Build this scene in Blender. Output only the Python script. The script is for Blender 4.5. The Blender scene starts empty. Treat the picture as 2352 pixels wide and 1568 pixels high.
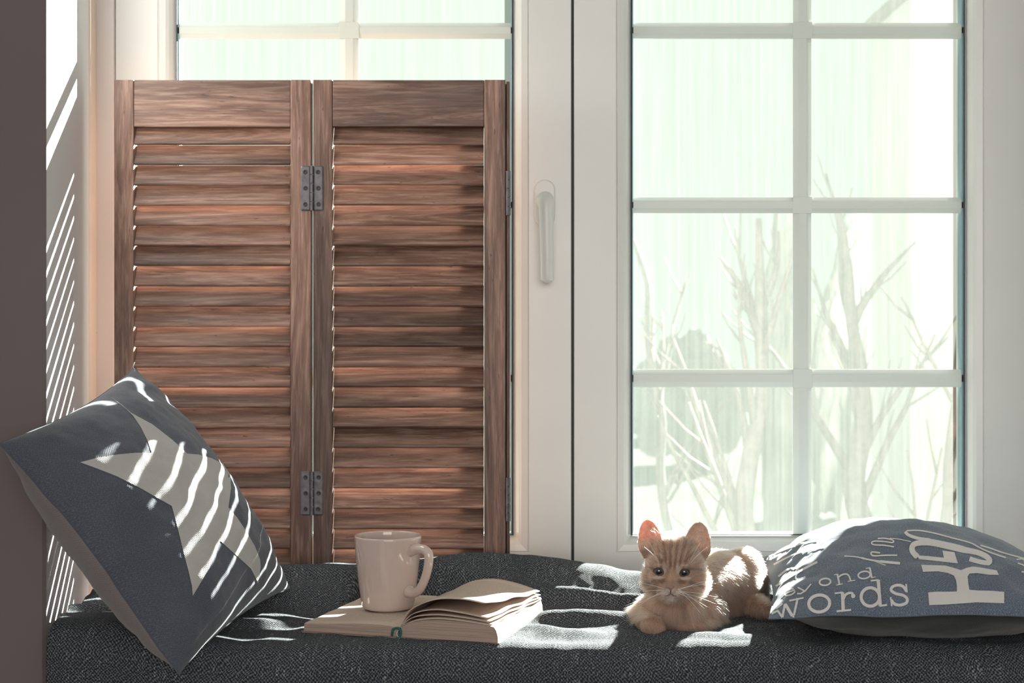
import bpy, bmesh, math, random
import numpy as np
from mathutils import Vector, Matrix
from mathutils.bvhtree import BVHTree
from mathutils.geometry import tessellate_polygon

random.seed(7); RNG = np.random.default_rng(11)
SC = bpy.context.scene
COL = SC.collection
H0 = 0.83                      # eye height above the room floor (all z below are relative to the eye)
F = 50 / 36 * 2352             # focal length in pixels

# ---------------------------------------------------------------- camera, world, lights, exposure
cam = bpy.data.objects.new('camera', bpy.data.cameras.new('camera'))
COL.objects.link(cam); cam.location = (0, 0, H0); cam.rotation_euler = (math.pi / 2, 0, 0)
cam.data.lens = 50; cam.data.sensor_width = 36; cam.data.clip_start = 0.05; cam.data.clip_end = 200
cam.data.dof.use_dof = True; cam.data.dof.focus_distance = 1.85; cam.data.dof.aperture_fstop = 9
SC.camera = cam

world = bpy.data.worlds.new('sky'); SC.world = world; world.use_nodes = True
bg = world.node_tree.nodes['Background']
bg.inputs[0].default_value = (0.90, 1.0, 0.90, 1); bg.inputs[1].default_value = 0.38

sun = bpy.data.objects.new('sun', bpy.data.lights.new('sun', 'SUN'))
COL.objects.link(sun); sun.data.energy = 66; sun.data.angle = math.radians(0.55)
sun.data.color = (1.0, 0.985, 0.93)
SUN_DIR = Vector((-0.52, -1.0, -0.495)).normalized()
sun.rotation_euler = SUN_DIR.to_track_quat('-Z', 'Y').to_euler(); sun.location = (3, 6, 4)

fill = bpy.data.objects.new('room_window_light', bpy.data.lights.new('room_window_light', 'AREA'))  # added area lamp behind the camera, brightens the room-facing surfaces
COL.objects.link(fill); fill.data.shape = 'RECTANGLE'; fill.data.size = 2.6; fill.data.size_y = 1.8
fill.data.energy = 74; fill.data.color = (1.0, 0.93, 0.91)
fill.location = (0.4, -2.6, H0 + 0.55)
fill.rotation_euler = (Vector((0.0, 2.2, H0)) - fill.location).to_track_quat('-Z', 'Y').to_euler()

vs = SC.view_settings
vs.view_transform = 'Standard'; vs.look = 'None'; vs.gamma = 1; vs.use_curve_mapping = False
vs.exposure = 0.0
try:
    SC.cycles.max_bounces = 10; SC.cycles.transparent_max_bounces = 24
    SC.cycles.sample_clamp_indirect = 4.0
except Exception:
    pass

# ---------------------------------------------------------------- helpers
def P(px, py, d):
    return Vector(((px - 1176) / F * d, d, (784 - py) / F * d))

def toz(v):
    return Vector((v[0], v[1], v[2] + H0))

def empty(name, loc, label=None, cat=None, group=None, kind=None):
    o = bpy.data.objects.new(name, None); COL.objects.link(o)
    o.location = (loc[0], loc[1], loc[2] + H0); o.empty_display_size = 0.05
    tag(o, label, cat, group, kind); return o

def tag(o, label=None, cat=None, group=None, kind=None):
    if label: o['label'] = label
    if cat: o['category'] = cat
    if group: o['group'] = group
    if kind: o['kind'] = kind
    return o

def wloc(o):
    v = Vector((0, 0, 0))
    while o is not None:
        v += o.location; o = o.parent
    return v

def obj(name, verts, faces, mat, parent=None, smooth=True, origin=None, mats=None, fmat=None):
    """verts in eye-relative coordinates; object origin at 'origin' (default the parent's)"""
    base = wloc(parent) if parent else Vector((0, 0, H0))
    org = Vector((origin[0], origin[1], origin[2] + H0)) if origin is not None else base
    me = bpy.data.meshes.new(name)
    off = np.array([org.x, org.y, org.z - H0])
    V = np.asarray([tuple(v) for v in verts] if not isinstance(verts, np.ndarray) else verts, dtype=float) - off
    if isinstance(faces, np.ndarray) and faces.ndim == 2:
        nf, k = faces.shape
        me.vertices.add(len(V)); me.vertices.foreach_set('co', V.ravel())
        me.loops.add(nf * k); me.loops.foreach_set('vertex_index', faces.ravel().astype(np.int32))
        me.polygons.add(nf); me.polygons.foreach_set('loop_start', np.arange(0, nf * k, k, dtype=np.int32))
        me.update(calc_edges=True); me.validate()
    else:
        me.from_pydata([tuple(v) for v in V], [], [tuple(int(i) for i in f) for f in faces])
    for m in (mats or [mat]):
        me.materials.append(m)
    if fmat is not None:
        me.polygons.foreach_set('material_index', np.asarray(fmat, dtype=np.int32))
    me.polygons.foreach_set('use_smooth', [bool(smooth)] * len(me.polygons)); me.update()
    o = bpy.data.objects.new(name, me); COL.objects.link(o)
    if parent:
        o.parent = parent; o.location = org - base
    else:
        o.location = org
    return o

def fix_normals(o):
    bm = bmesh.new(); bm.from_mesh(o.data); bmesh.ops.recalc_face_normals(bm, faces=bm.faces)
    bm.to_mesh(o.data); bm.free(); return o

def bevel(o, w, seg=2, angle=40):
    m = o.modifiers.new('bevel', 'BEVEL'); m.width = w; m.segments = seg
    m.limit_method = 'ANGLE'; m.angle_limit = math.radians(angle); return o

def box_vf(x0, x1, y0, y1, z0, z1):
    v = [(x, y, z) for z in (z0, z1) for y in (y0, y1) for x in (x0, x1)]
    f = [(0, 2, 3, 1), (4, 5, 7, 6), (0, 1, 5, 4), (2, 6, 7, 3), (0, 4, 6, 2), (1, 3, 7, 5)]
    return v, f

def box(name, x0, x1, y0, y1, z0, z1, mat, parent=None, bv=0, center=False):
    v, f = box_vf(x0, x1, y0, y1, z0, z1)
    org = ((x0 + x1) / 2, (y0 + y1) / 2, (z0 + z1) / 2) if center else None
    o = obj(name, v, f, mat, parent, smooth=False, origin=org)
    if bv: bevel(o, bv)
    return o

def join_vf(parts):
    V, Fc = [], []
    for v, f in parts:
        n = len(V); V += [tuple(p) for p in v]; Fc += [tuple(i + n for i in q) for q in f]
    return V, Fc

def tube_vf(pts, rad, n=10, flat=1.0):
    pts = [Vector(p) for p in pts]
    if not hasattr(rad, '__len__'): rad = [rad] * len(pts)
    V, Fc = [], []
    prev = None
    for i, p in enumerate(pts):
        t = (pts[min(i + 1, len(pts) - 1)] - pts[max(i - 1, 0)]).normalized()
        if prev is None:
            a = Vector((0, 0, 1)) if abs(t.z) < 0.9 else Vector((1, 0, 0))
            u = t.cross(a).normalized()
        else:
            u = (prev - t * prev.dot(t)).normalized()
        prev = u; w = t.cross(u)
        for k in range(n):
            a = 2 * math.pi * k / n
            V.append(p + u * (math.cos(a) * rad[i] * flat) + w * (math.sin(a) * rad[i]))
    for i in range(len(pts) - 1):
        for k in range(n):
            a, b = i * n + k, i * n + (k + 1) % n
            Fc.append((a, b, b + n, a + n))
    Fc.append(tuple(range(n))[::-1]); Fc.append(tuple(range(len(V) - n, len(V))))
    return V, Fc

def catmull(pts, m=8):
    pts = [Vector(p) for p in pts]; out = []
    for i in range(len(pts) - 1):
        p0 = pts[max(i - 1, 0)]; p1 = pts[i]; p2 = pts[i + 1]; p3 = pts[min(i + 2, len(pts) - 1)]
        for k in range(m):
            t = k / m
            out.append(0.5 * ((2 * p1) + (p2 - p0) * t + (2 * p0 - 5 * p1 + 4 * p2 - p3) * t * t + (3 * p1 - p0 - 3 * p2 + p3) * t ** 3))
    out.append(pts[-1]); return out

def lathe_vf(prof, c, n=64):
    V, Fc = [], []
    for r, z in prof:
        for k in range(n):
            a = 2 * math.pi * k / n
            V.append((c[0] + r * math.cos(a), c[1] + r * math.sin(a), c[2] + z))
    for i in range(len(prof) - 1):
        for k in range(n):
            a, b = i * n + k, i * n + (k + 1) % n
            Fc.append((a, b, b + n, a + n))
    Fc.append(tuple(range(n))[::-1]); Fc.append(tuple(range(len(V) - n, len(V))))
    return V, Fc

def grid_faces(nu, nv):
    i = np.arange(nu - 1)[:, None]; j = np.arange(nv - 1)[None, :]
    a = i * nv + j
    return np.stack([a, a + nv, a + nv + 1, a + 1], -1).reshape(-1, 4)

def hash2(ix, iy, s):
    h = np.sin(ix * 127.1 + iy * 311.7 + s * 74.7) * 43758.5453
    return h - np.floor(h)

def vnoise(x, y, s=0.0):
    x = np.asarray(x, float); y = np.asarray(y, float)
    ix, iy = np.floor(x), np.floor(y); fx, fy = x - ix, y - iy
    fx = fx * fx * fx * (fx * (fx * 6 - 15) + 10); fy = fy * fy * fy * (fy * (fy * 6 - 15) + 10)
    a, b = hash2(ix, iy, s), hash2(ix + 1, iy, s); c, d = hash2(ix, iy + 1, s), hash2(ix + 1, iy + 1, s)
    return (a + (b - a) * fx) * (1 - fy) + (c + (d - c) * fx) * fy - 0.5

def fbm(x, y, s=0.0, o=3):
    r = 0; a = 1
    for k in range(o):
        r = r + a * vnoise(x * 2 ** k, y * 2 ** k, s + k * 3.1); a *= 0.5
    return r

# ---------------------------------------------------------------- materials
class NT:
    def __init__(s, name):
        s.m = bpy.data.materials.new(name); s.m.use_nodes = True; s.t = s.m.node_tree; s.t.nodes.clear()
        s.out = s.t.nodes.new('ShaderNodeOutputMaterial')
    def n(s, kind, ins=None, **kw):
        d = s.t.nodes.new(kind)
        for k, v in kw.items(): setattr(d, k, v)
        for k, v in (ins or {}).items():
            if hasattr(v, 'is_output') or isinstance(v, bpy.types.NodeSocket): s.t.links.new(v, d.inputs[k])
            else:
                if isinstance(v, tuple) and len(v) == 3 and d.inputs[k].type == 'RGBA': v = v + (1,)
                d.inputs[k].default_value = v
        return d
    def math(s, op, a, b=0.0, c=0.0): return s.n('ShaderNodeMath', {0: a, 1: b, 2: c}, operation=op).outputs[0]
    def mix(s, f, a, b): return s.n('ShaderNodeMix', {0: f, 6: a, 7: b}, data_type='RGBA').outputs[2]
    def ramp(s, f, stops):
        r = s.n('ShaderNodeValToRGB', {0: f}); e = r.color_ramp.elements
        while len(e) > 1: e.remove(e[-1])
        e[0].position = stops[0][0]; e[0].color = tuple(stops[0][1]) + (1,)
        for p, c in stops[1:]:
            q = e.new(p); q.color = tuple(c) + (1,)
        return r.outputs[0]
    def coord(s, which='Object', scale=(1, 1, 1), loc=(0, 0, 0)):
        tc = s.n('ShaderNodeTexCoord')
        return s.n('ShaderNodeMapping', {0: tc.outputs[which], 1: loc, 3: scale}).outputs[0]
    def noise(s, vec, scale, detail=3, rough=0.5, dist=0.0):
        return s.n('ShaderNodeTexNoise', {'Vector': vec, 'Scale': scale, 'Detail': detail, 'Roughness': rough, 'Distortion': dist}).outputs[0]
    def bump(s, h, strength=0.3, dist=0.001): return s.n('ShaderNodeBump', {'Height': h, 'Strength': strength, 'Distance': dist}).outputs[0]
    def pbr(s, color, rough=0.6, normal=None, **kw):
        b = s.n('ShaderNodeBsdfPrincipled', {'Base Color': color, 'Roughness': rough})
        if normal is not None: s.t.links.new(normal, b.inputs['Normal'])
        for k, v in kw.items(): b.inputs[k.replace('_', ' ')].default_value = v
        s.t.links.new(b.outputs[0], s.out.inputs[0]); s.b = b
        return s.m

def mat_plain(name, col, rough=0.5, nscale=40, var=0.06, bump=0.1, **kw):
    t = NT(name); v = t.coord()
    n = t.noise(v, nscale, 4)
    a = tuple(c * (1 - var) for c in col); b = tuple(min(1, c * (1 + var)) for c in col)
    return t.pbr(t.ramp(n, [(0.3, a), (0.7, b)]), rough, t.bump(n, bump, 0.001), **kw)

M = {}
M['pvc'] = mat_plain('white_pvc', (0.70, 0.69, 0.66), 0.32, 9, 0.02, 0.02)
M['gasket'] = mat_plain('gasket_rubber', (0.03, 0.035, 0.05), 0.6)
M['metal'] = mat_plain('aged_hinge_metal', (0.12, 0.11, 0.12), 0.42, 120, 0.25, 0.3, Metallic=0.55)
M['metal_dark'] = mat_plain('dark_screw_metal', (0.05, 0.045, 0.045), 0.5, 200, 0.2, 0.2, Metallic=0.6)
M['chrome'] = mat_plain('steel_edge_spacer', (0.30, 0.42, 0.48), 0.35, 60, 0.05, 0.0, Metallic=0.2)
M['ceramic'] = mat_plain('cream_ceramic', (0.56, 0.435, 0.385), 0.08, 14, 0.03, 0.02, Coat_Weight=0.5)
M['floor'] = mat_plain('floor_boards', (0.06, 0.045, 0.035), 0.6, 5, 0.2)
M['ground'] = mat_plain('winter_ground', (0.055, 0.057, 0.050), 1.0, 0.8, 0.25, Specular_IOR_Level=0.0)
M['bark'] = mat_plain('bark', (0.18, 0.145, 0.13), 0.95, 20, 0.3, 0.5)
M['foliage'] = mat_plain('evergreen_foliage', (0.20, 0.20, 0.18), 0.95, 4, 0.35, 0.5)
M['house'] = mat_plain('white_render', (0.75, 0.75, 0.72), 0.9, 3, 0.03)
M['roof'] = mat_plain('roof_tiles', (0.25, 0.2, 0.18), 0.9, 8, 0.2)
M['thread'] = mat_plain('pale_thread', (0.5, 0.5, 0.5), 0.9)
M['green'] = mat_plain('green_headband', (0.02, 0.10, 0.09), 0.8, 600, 0.4, 0.4)

def mat_wall(name, col, var=0.05):
    t = NT(name); v = t.coord()
    n = t.noise(v, 3.5, 5, 0.6); n2 = t.noise(v, 160, 3)
    c = t.ramp(n, [(0.3, tuple(x * (1 - var) for x in col)), (0.7, tuple(x * (1 + var) for x in col))])
    return t.pbr(c, 0.85, t.bump(n2, 0.12, 0.0008))
M['taupe'] = mat_wall('taupe_wall_face', (0.150, 0.118, 0.118))  # dark taupe for the front faces, darker than the reveal
M['plaster'] = mat_wall('white_reveal_plaster', (0.74, 0.71, 0.73), 0.03)
M['room_wall'] = mat_wall('pale_wall_paint', (0.45, 0.42, 0.40))
M['trim'] = mat_wall('peach_trim_paint', (0.72, 0.60, 0.51), 0.03)

# painted frame with flaking paint along its left edge
t = NT('flaking_frame_paint'); v = t.coord('Object', (1, 1, 1))
sx = t.n('ShaderNodeSeparateXYZ', {0: v}).outputs
n = t.noise(t.coord('Object', (220, 220, 40)), 1.0, 3)
edge = t.n('ShaderNodeMapRange', {0: sx[0], 1: -0.6575, 2: -0.650, 3: 0.24, 4: -0.2}).outputs[0]
m_ = t.math('GREATER_THAN', t.math('ADD', n, edge), 0.63)
M['flaky'] = t.pbr(t.mix(m_, (0.60, 0.55, 0.52), (0.13, 0.09, 0.075)), 0.5)

def mat_wood(name, axis):
    t = NT(name)
    oi = t.n('ShaderNodeObjectInfo')
    rnd = oi.outputs['Random']
    tc = t.n('ShaderNodeTexCoord')
    off = t.n('ShaderNodeCombineXYZ', {0: t.math('MULTIPLY', rnd, 37.0), 1: t.math('MULTIPLY', rnd, 91.0), 2: t.math('MULTIPLY', rnd, 53.0)}).outputs[0]
    ve = t.n('ShaderNodeVectorMath', {0: tc.outputs['Object'], 1: off}, operation='ADD').outputs[0]
    s = (4, 60, 60) if axis == 'x' else (60, 60, 4)
    v1 = t.n('ShaderNodeMapping', {0: ve, 3: s}).outputs[0]
    warp = t.noise(t.n('ShaderNodeMapping', {0: ve, 3: tuple(q * 0.16 for q in s)}).outputs[0], 1.6, 2)
    v1w = t.n('ShaderNodeVectorMath', {0: v1, 1: t.n('ShaderNodeVectorMath', {0: warp, 3: 9.0}, operation='SCALE').outputs[0]}, operation='ADD').outputs[0]
    grain = t.noise(v1w, 1.3, 5, 0.62)
    # contour rings of a slow warped field: cathedral figure
    rf = t.noise(t.n('ShaderNodeMapping', {0: ve, 3: tuple(q * 0.2 for q in s)}).outputs[0], 0.9, 2, 0.35)
    ring = t.math('SINE', t.math('MULTIPLY', rf, 150.0))
    ringd = t.n('ShaderNodeMapRange', {0: ring, 1: -1.0, 2: 0.6, 3: 0.0, 4: 1.0}).outputs[0]
    fine = t.noise(t.n('ShaderNodeMapping', {0: ve, 3: tuple(q * 5 for q in s)}).outputs[0], 1.0, 3, 0.6)
    speck = t.noise(t.n('ShaderNodeMapping', {0: ve, 3: tuple(q ** 0.5 * 28 for q in s)}).outputs[0], 1.0, 2, 0.5)
    blot = t.noise(t.n('ShaderNodeMapping', {0: ve, 3: tuple(q * 0.35 for q in s)}).outputs[0], 1.0, 3)
    c = t.ramp(grain, [(0.25, (0.075, 0.036, 0.025)), (0.46, (0.17, 0.086, 0.060)), (0.60, (0.27, 0.150, 0.112)), (0.8, (0.40, 0.27, 0.21))])
    c = t.mix(t.math('MULTIPLY', t.math('SUBTRACT', 1.0, ringd), 0.42), c, (0.10, 0.048, 0.033))
    c = t.mix(t.n('ShaderNodeMapRange', {0: fine, 1: 0.5, 2: 0.72, 3: 0.0, 4: 0.5}).outputs[0], c, (0.42, 0.28, 0.215))
    c = t.mix(t.n('ShaderNodeMapRange', {0: speck, 1: 0.70, 2: 0.76, 3: 0.0, 4: 0.8}).outputs[0], c, (0.05, 0.028, 0.022))
    dark = t.n('ShaderNodeMapRange', {0: blot, 1: 0.38, 2: 0.64, 3: 0.45, 4: 1.3}).outputs[0]
    rb = t.n('ShaderNodeMapRange', {0: rnd, 3: 0.78, 4: 1.2}).outputs[0]
    c = t.n('ShaderNodeVectorMath', {0: c, 3: t.math('MULTIPLY', dark, rb)}, operation='SCALE').outputs[0]
    return t.pbr(c, 0.46, t.bump(t.math('ADD', grain, t.math('MULTIPLY', fine, 0.5)), 0.4, 0.0012), Specular_IOR_Level=0.4)
M['wood_x'] = mat_wood('stained_pine_across', 'x')
M['wood_z'] = mat_wood('stained_pine_upright', 'z')

def mat_cloth(name, col, light, scale=900, mixamt=0.35, rough=0.95, mott=0.12):
    t = NT(name); uv = t.coord('UV', (1, 1, 1))
    w1 = t.math('SINE', t.math('MULTIPLY', t.n('ShaderNodeSeparateXYZ', {0: uv}).outputs[0], scale * 2))
    w2 = t.math('SINE', t.math('MULTIPLY', t.n('ShaderNodeSeparateXYZ', {0: uv}).outputs[1], scale * 2))
    n = t.noise(uv, scale * 0.6, 3, 0.7); n2 = t.noise(uv, 9, 4)
    weave = t.math('MULTIPLY', w1, w2)
    f = t.n('ShaderNodeMapRange', {0: t.math('ADD', n, t.math('MULTIPLY', weave, 0.06)), 1: 0.45, 2: 0.75, 3: 0.0, 4: mixamt}).outputs[0]
    c = t.mix(f, col, light)
    sc = t.n('ShaderNodeMapRange', {0: n2, 1: 0.3, 2: 0.7, 3: 1 - mott, 4: 1 + mott}).outputs[0]
    c = t.n('ShaderNodeVectorMath', {0: c, 3: sc}, operation='SCALE').outputs[0]
    t.pbr(c, rough, t.bump(t.math('ADD', weave, n), 0.35, 0.0005), Sheen_Weight=0.25, Sheen_Roughness=0.5)
    t.b.inputs['Specular IOR Level'].default_value = 0.1
    return t.m
M['navy'] = mat_cloth('navy_cotton', (0.068, 0.073, 0.096), (0.19, 0.195, 0.22), 900, 0.5)
M['navy_back'] = mat_cloth('rose_grey_cotton', (0.20, 0.165, 0.165), (0.26, 0.22, 0.22), 900, 0.4)
M['star'] = mat_cloth('pale_grey_print', (0.44, 0.42, 0.41), (0.38, 0.365, 0.355), 900, 0.4, 0.9, 0.05)
M['denim'] = mat_cloth('washed_blue_denim', (0.085, 0.105, 0.145), (0.30, 0.33, 0.37), 1000, 0.7)
M['denim_shaded'] = mat_cloth('shaded_denim_underside', (0.022, 0.026, 0.026), (0.04, 0.045, 0.045), 1000, 0.5)  # shade under the cushion put into a darker copy of the denim colour
M['print'] = mat_cloth('white_fabric_print', (0.62, 0.575, 0.56), (0.55, 0.52, 0.50), 1000, 0.4, 0.9, 0.04)

# chunky woven blanket
t = NT('charcoal_weave'); uv = t.coord('UV', (1, 1, 1))
wob = t.noise(uv, 60, 2)
uvw = t.n('ShaderNodeVectorMath', {0: uv, 1: t.n('ShaderNodeVectorMath', {0: wob, 3: 0.010}, operation='SCALE').outputs[0]}, operation='ADD').outputs[0]
s_ = t.n('ShaderNodeSeparateXYZ', {0: uvw}).outputs
k_ = 2 * math.pi / 0.0043
a_ = t.math('SINE', t.math('MULTIPLY', s_[0], k_)); b_ = t.math('SINE', t.math('MULTIPLY', s_[1], k_))
wv = t.math('MULTIPLY', a_, b_)
n1 = t.noise(t.n('ShaderNodeMapping', {0: uv, 3: (420, 420, 1)}).outputs[0], 1.0, 3, 0.7)
slub = t.noise(t.n('ShaderNodeMapping', {0: uv, 3: (420, 60, 1)}).outputs[0], 1.0, 2, 0.6)
slub2 = t.noise(t.n('ShaderNodeMapping', {0: uv, 3: (90, 5, 1)}).outputs[0], 1.0, 2, 0.6)
hgt = t.math('ADD', t.math('MULTIPLY', wv, 0.20), n1)
f1 = t.n('ShaderNodeMapRange', {0: hgt, 1: 0.42, 2: 0.86, 3: 0.0, 4: 1.0}).outputs[0]
c_ = t.mix(f1, (0.026, 0.030, 0.033), (0.28, 0.285, 0.32))
f2 = t.n('ShaderNodeMapRange', {0: t.math('ADD', slub, t.math('MULTIPLY', slub2, 0.55)), 1: 0.86, 2: 0.98, 3: 0.0, 4: 1.0}).outputs[0]
c_ = t.mix(t.math('MULTIPLY', f2, f1), c_, (0.55, 0.53, 0.56))
M['blanket'] = t.pbr(c_, 0.95, t.bump(hgt, 1.0, 0.003))
t.b.inputs['Specular IOR Level'].default_value = 0.1

# paper
t = NT('old_paper'); v = t.coord()
n = t.noise(v, 25, 4)
M['paper'] = t.pbr(t.ramp(n, [(0.3, (0.40, 0.30, 0.245)), (0.7, (0.50, 0.385, 0.32))]), 0.8)
t = NT('printed_paper'); uv = t.coord('UV')
s_ = t.n('ShaderNodeSeparateXYZ', {0: uv}).outputs
line = t.math('GREATER_THAN', t.math('SINE', t.math('MULTIPLY', s_[1], 2 * math.pi * 34)), 0.15)
gl = t.noise(t.n('ShaderNodeMapping', {0: uv, 3: (70, 170, 1)}).outputs[0], 1.0, 1)
gl = t.math('GREATER_THAN', gl, 0.47)
ins = t.math('MULTIPLY', t.math('MULTIPLY', t.math('GREATER_THAN', s_[0], 0.13), t.math('LESS_THAN', s_[0], 0.87)),
             t.math('MULTIPLY', t.math('GREATER_THAN', s_[1], 0.09), t.math('LESS_THAN', s_[1], 0.91)))
ink = t.math('MULTIPLY', t.math('MULTIPLY', line, gl), t.math('MULTIPLY', ins, 0.42))
M['page'] = t.pbr(t.mix(ink, (0.50, 0.39, 0.325), (0.10, 0.07, 0.06)), 0.8)
t = NT('page_edges'); v = t.coord('Object', (9, 9, 1400))
n = t.noise(v, 1.0, 3, 0.7)
M['edges'] = t.pbr(t.ramp(n, [(0.3, (0.17, 0.115, 0.09)), (0.5, (0.36, 0.26, 0.21)), (0.7, (0.46, 0.34, 0.28))]), 0.85, t.bump(n, 0.6, 0.0006))
M['cover'] = mat_plain('book_board', (0.22, 0.15, 0.12), 0.7)

# glazing: clear with a condensation film, its veil strengthened to pale the overexposed view
def mat_glass(name, film):
    t = NT(name)
    tc = t.n('ShaderNodeTexCoord')
    v = t.n('ShaderNodeMapping', {0: tc.outputs['Object'], 3: (1, 1, 1)}).outputs[0]
    drip = t.noise(t.n('ShaderNodeMapping', {0: v, 3: (130, 1, 3)}).outputs[0], 1.0, 3, 0.6)
    spots = t.n('ShaderNodeTexVoronoi', {'Vector': t.n('ShaderNodeMapping', {0: v, 3: (150, 1, 90)}).outputs[0], 'Scale': 1.0}).outputs[0]
    d = t.n('ShaderNodeMapRange', {0: drip, 1: 0.35, 2: 0.7, 3: 0.90, 4: 1.12}).outputs[0]
    sp = t.n('ShaderNodeMapRange', {0: spots, 1: 0.0, 2: 0.25, 3: 1.06, 4: 1.0}).outputs[0]
    fac = t.math('MULTIPLY', t.math('MULTIPLY', d, sp), film)
    tr = t.n('ShaderNodeBsdfTransparent', {0: (0.97, 1.0, 0.985, 1)})
    tl = t.n('ShaderNodeBsdfTranslucent', {0: (0.91, 1.0, 0.92, 1)})
    mx = t.n('ShaderNodeMixShader', {0: fac, 1: tr.outputs[0], 2: tl.outputs[0]})
    t.t.links.new(mx.outputs[0], t.out.inputs[0]); return t.m
M['glass'] = mat_glass('misted_glass', 0.0395)
t = NT('clear_glass')
tr = t.n('ShaderNodeBsdfTransparent', {0: (0.98, 1.0, 0.99, 1)}); gs = t.n('ShaderNodeBsdfGlossy', {0: (1, 1, 1, 1), 1: 0.6})
t.t.links.new(t.n('ShaderNodeMixShader', {0: 0.008, 1: tr.outputs[0], 2: gs.outputs[0]}).outputs[0], t.out.inputs[0]); M['clear'] = t.m

# ================================================================= SETTING
WD = 2.24                          # room-side face of the window sashes
def wx(px): return (px - 1176) / F * WD
def wz(py): return (784 - py) / F * WD
SEAT = -0.41

fl = box('floor', -3, 3, -4, 2.31, -0.85, -0.83, M['floor']); tag(fl, kind='structure')
box('ground', -30, 30, 2.4, 60, -1.32, -1.30, M['ground'])['kind'] = 'structure'

# left wall: front face plus splayed reveal
plan = [(-3.0, 1.78), (-0.588, 1.78), (-0.584, 1.784), (-0.6605, 2.235), (-0.6605, 2.31), (-3.0, 2.31)]
def prism(name, plan, z0, z1, mats, fm, bv=0):
    n = len(plan); V = [(x, y, z) for z in (z0, z1) for x, y in plan]
    Fc = [(i, (i + 1) % n, (i + 1) % n + n, i + n) for i in range(n)] + [tuple(range(n))[::-1], tuple(range(n, 2 * n))]
    o = obj(name, V, Fc, None, smooth=False, mats=mats, fmat=[fm.get(i, 0) for i in range(len(Fc))])
    o['kind'] = 'structure'; return o
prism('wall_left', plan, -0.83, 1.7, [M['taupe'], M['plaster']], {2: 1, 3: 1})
planr = [(0.78, 1.78), (3.0, 1.78), (3.0, 2.31), (0.84, 2.31), (0.84, 2.235)]
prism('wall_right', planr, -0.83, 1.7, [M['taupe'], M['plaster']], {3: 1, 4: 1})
v1 = box_vf(-0.574, 0.77, 1.765, 2.31, -0.83, SEAT)
v2 = box_vf(-0.6605, 0.84, 2.20, 2.31, 1.15, 1.7)
V, Fc = join_vf([v1, v2]); o = obj('wall_back', V, Fc, M['room_wall'], smooth=False); o['kind'] = 'structure'
for nm, args in (('wall_back_end', ( -3, 3, 2.2, 2.31, 1.7, 1.9)),):
    box('ceiling', -3, 3, 1.0, 2.31, 1.70, 1.75, M['room_wall'])['kind'] = 'structure'

# rounded peach strip and painted fixed frame at the left of the window
pts = []
zz0, zz1 = SEAT, 1.15
x0, x1 = -0.6685, -0.6535
prof = [(x0, 2.205)] + [((x0 + x1) / 2 + 0.0095 * math.cos(a), 2.205 - 0.009 * math.sin(a)) for a in np.linspace(math.pi, 0, 9)] + [(x1 + 0.001, 2.25), (x0, 2.25)]
V = [(x, y, z) for z in (zz0, zz1) for x, y in prof]; n = len(prof)
Fc = [(i, (i + 1) % n, (i + 1) % n + n, i + n) for i in range(n)] + [tuple(range(n))[::-1], tuple(range(n, 2 * n))]
o = obj('trim_1', V, Fc, M['trim'], smooth=True); o['kind'] = 'structure'; bevel(o, 0.0005)
o = box('trim_2', -0.6545, wx(265) - 0.0006, 2.232, 2.31, SEAT, 1.15, M['flaky'], bv=0.001); o['kind'] = 'structure'
o = box('trim_3', wx(2358), 0.8399, 2.232, 2.31, SEAT, 1.15, M['pvc'], bv=0.001); o['kind'] = 'structure'
# dark rebate between the sashes
o = box('trim_4', wx(1312.0) + 0.0002, wx(1318.6) - 0.0002, 2.247, 2.31, SEAT, 1.1, M['gasket']); o['kind'] = 'structure'

SASH = [(0, 0.0), (0.0, -0.0), (0.066, -0.0), (0.0675, 0.0016), (0.069, 0.0), (0.0785, 0.002), (0.083, 0.006), (0.0905, 0.020), (0.0915, 0.028), (0.0, 0.055)]
def sash_member(name, side, X0, X1, Z0, Z1, parent):
    """mitred frame member; profile = (inset from outer edge, depth behind face)"""
    prof = [(0.0, 0.001), (0.001, 0.0), (0.066, 0.0), (0.0675, 0.0018), (0.069, 0.0002), (0.0785, 0.002), (0.083, 0.006), (0.0905, 0.020), (0.0918, 0.030), (0.0918, 0.060), (0.0, 0.060)]
    V = []
    for end in (0, 1):
        for w, d in prof:
            if side == 'l': p = (X0 + w, (Z0 + w) if end == 0 else (Z1 - w))
            elif side == 'r': p = (X1 - w, (Z0 + w) if end == 0 else (Z1 - w))
            elif side == 'b': p = ((X0 + w) if end == 0 else (X1 - w), Z0 + w)
            else: p = ((X0 + w) if end == 0 else (X1 - w), Z1 - w)
            V.append((p[0], WD + d, p[1]))
    n = len(prof)
    Fc = [(i, (i + 1) % n, (i + 1) % n + n, i + n) for i in range(n)] + [tuple(range(n))[::-1], tuple(range(n, 2 * n))]
    return fix_normals(obj(name, V, Fc, M['pvc'], parent, smooth=False))

def bar_vf(x0, x1, z0, z1, d0=2.262, dep=0.008, horiz=True):
    """glazing bar with chamfered long edges"""
    c = 0.30
    if horiz:
        h = z1 - z0
        sec = [(z0, d0 + 0.004), (z0 + h * c, d0), (z1 - h * c, d0), (z1, d0 + 0.004), (z1, d0 + dep), (z0, d0 + dep)]
        V = [(x, d, z) for x in (x0, x1) for z, d in sec]
    else:
        w = x1 - x0
        sec = [(x0, d0 + 0.004), (x0 + w * c, d0), (x1 - w * c, d0), (x1, d0 + 0.004), (x1, d0 + dep), (x0, d0 + dep)]
        V = [(x, d, z) for z in (z0, z1) for x, d in sec]
    n = 6
    return V, [(i, (i + 1) % n, (i + 1) % n + n, i + n) for i in range(n)] + [tuple(range(n))[::-1], tuple(range(n, 2 * n))]

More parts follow.
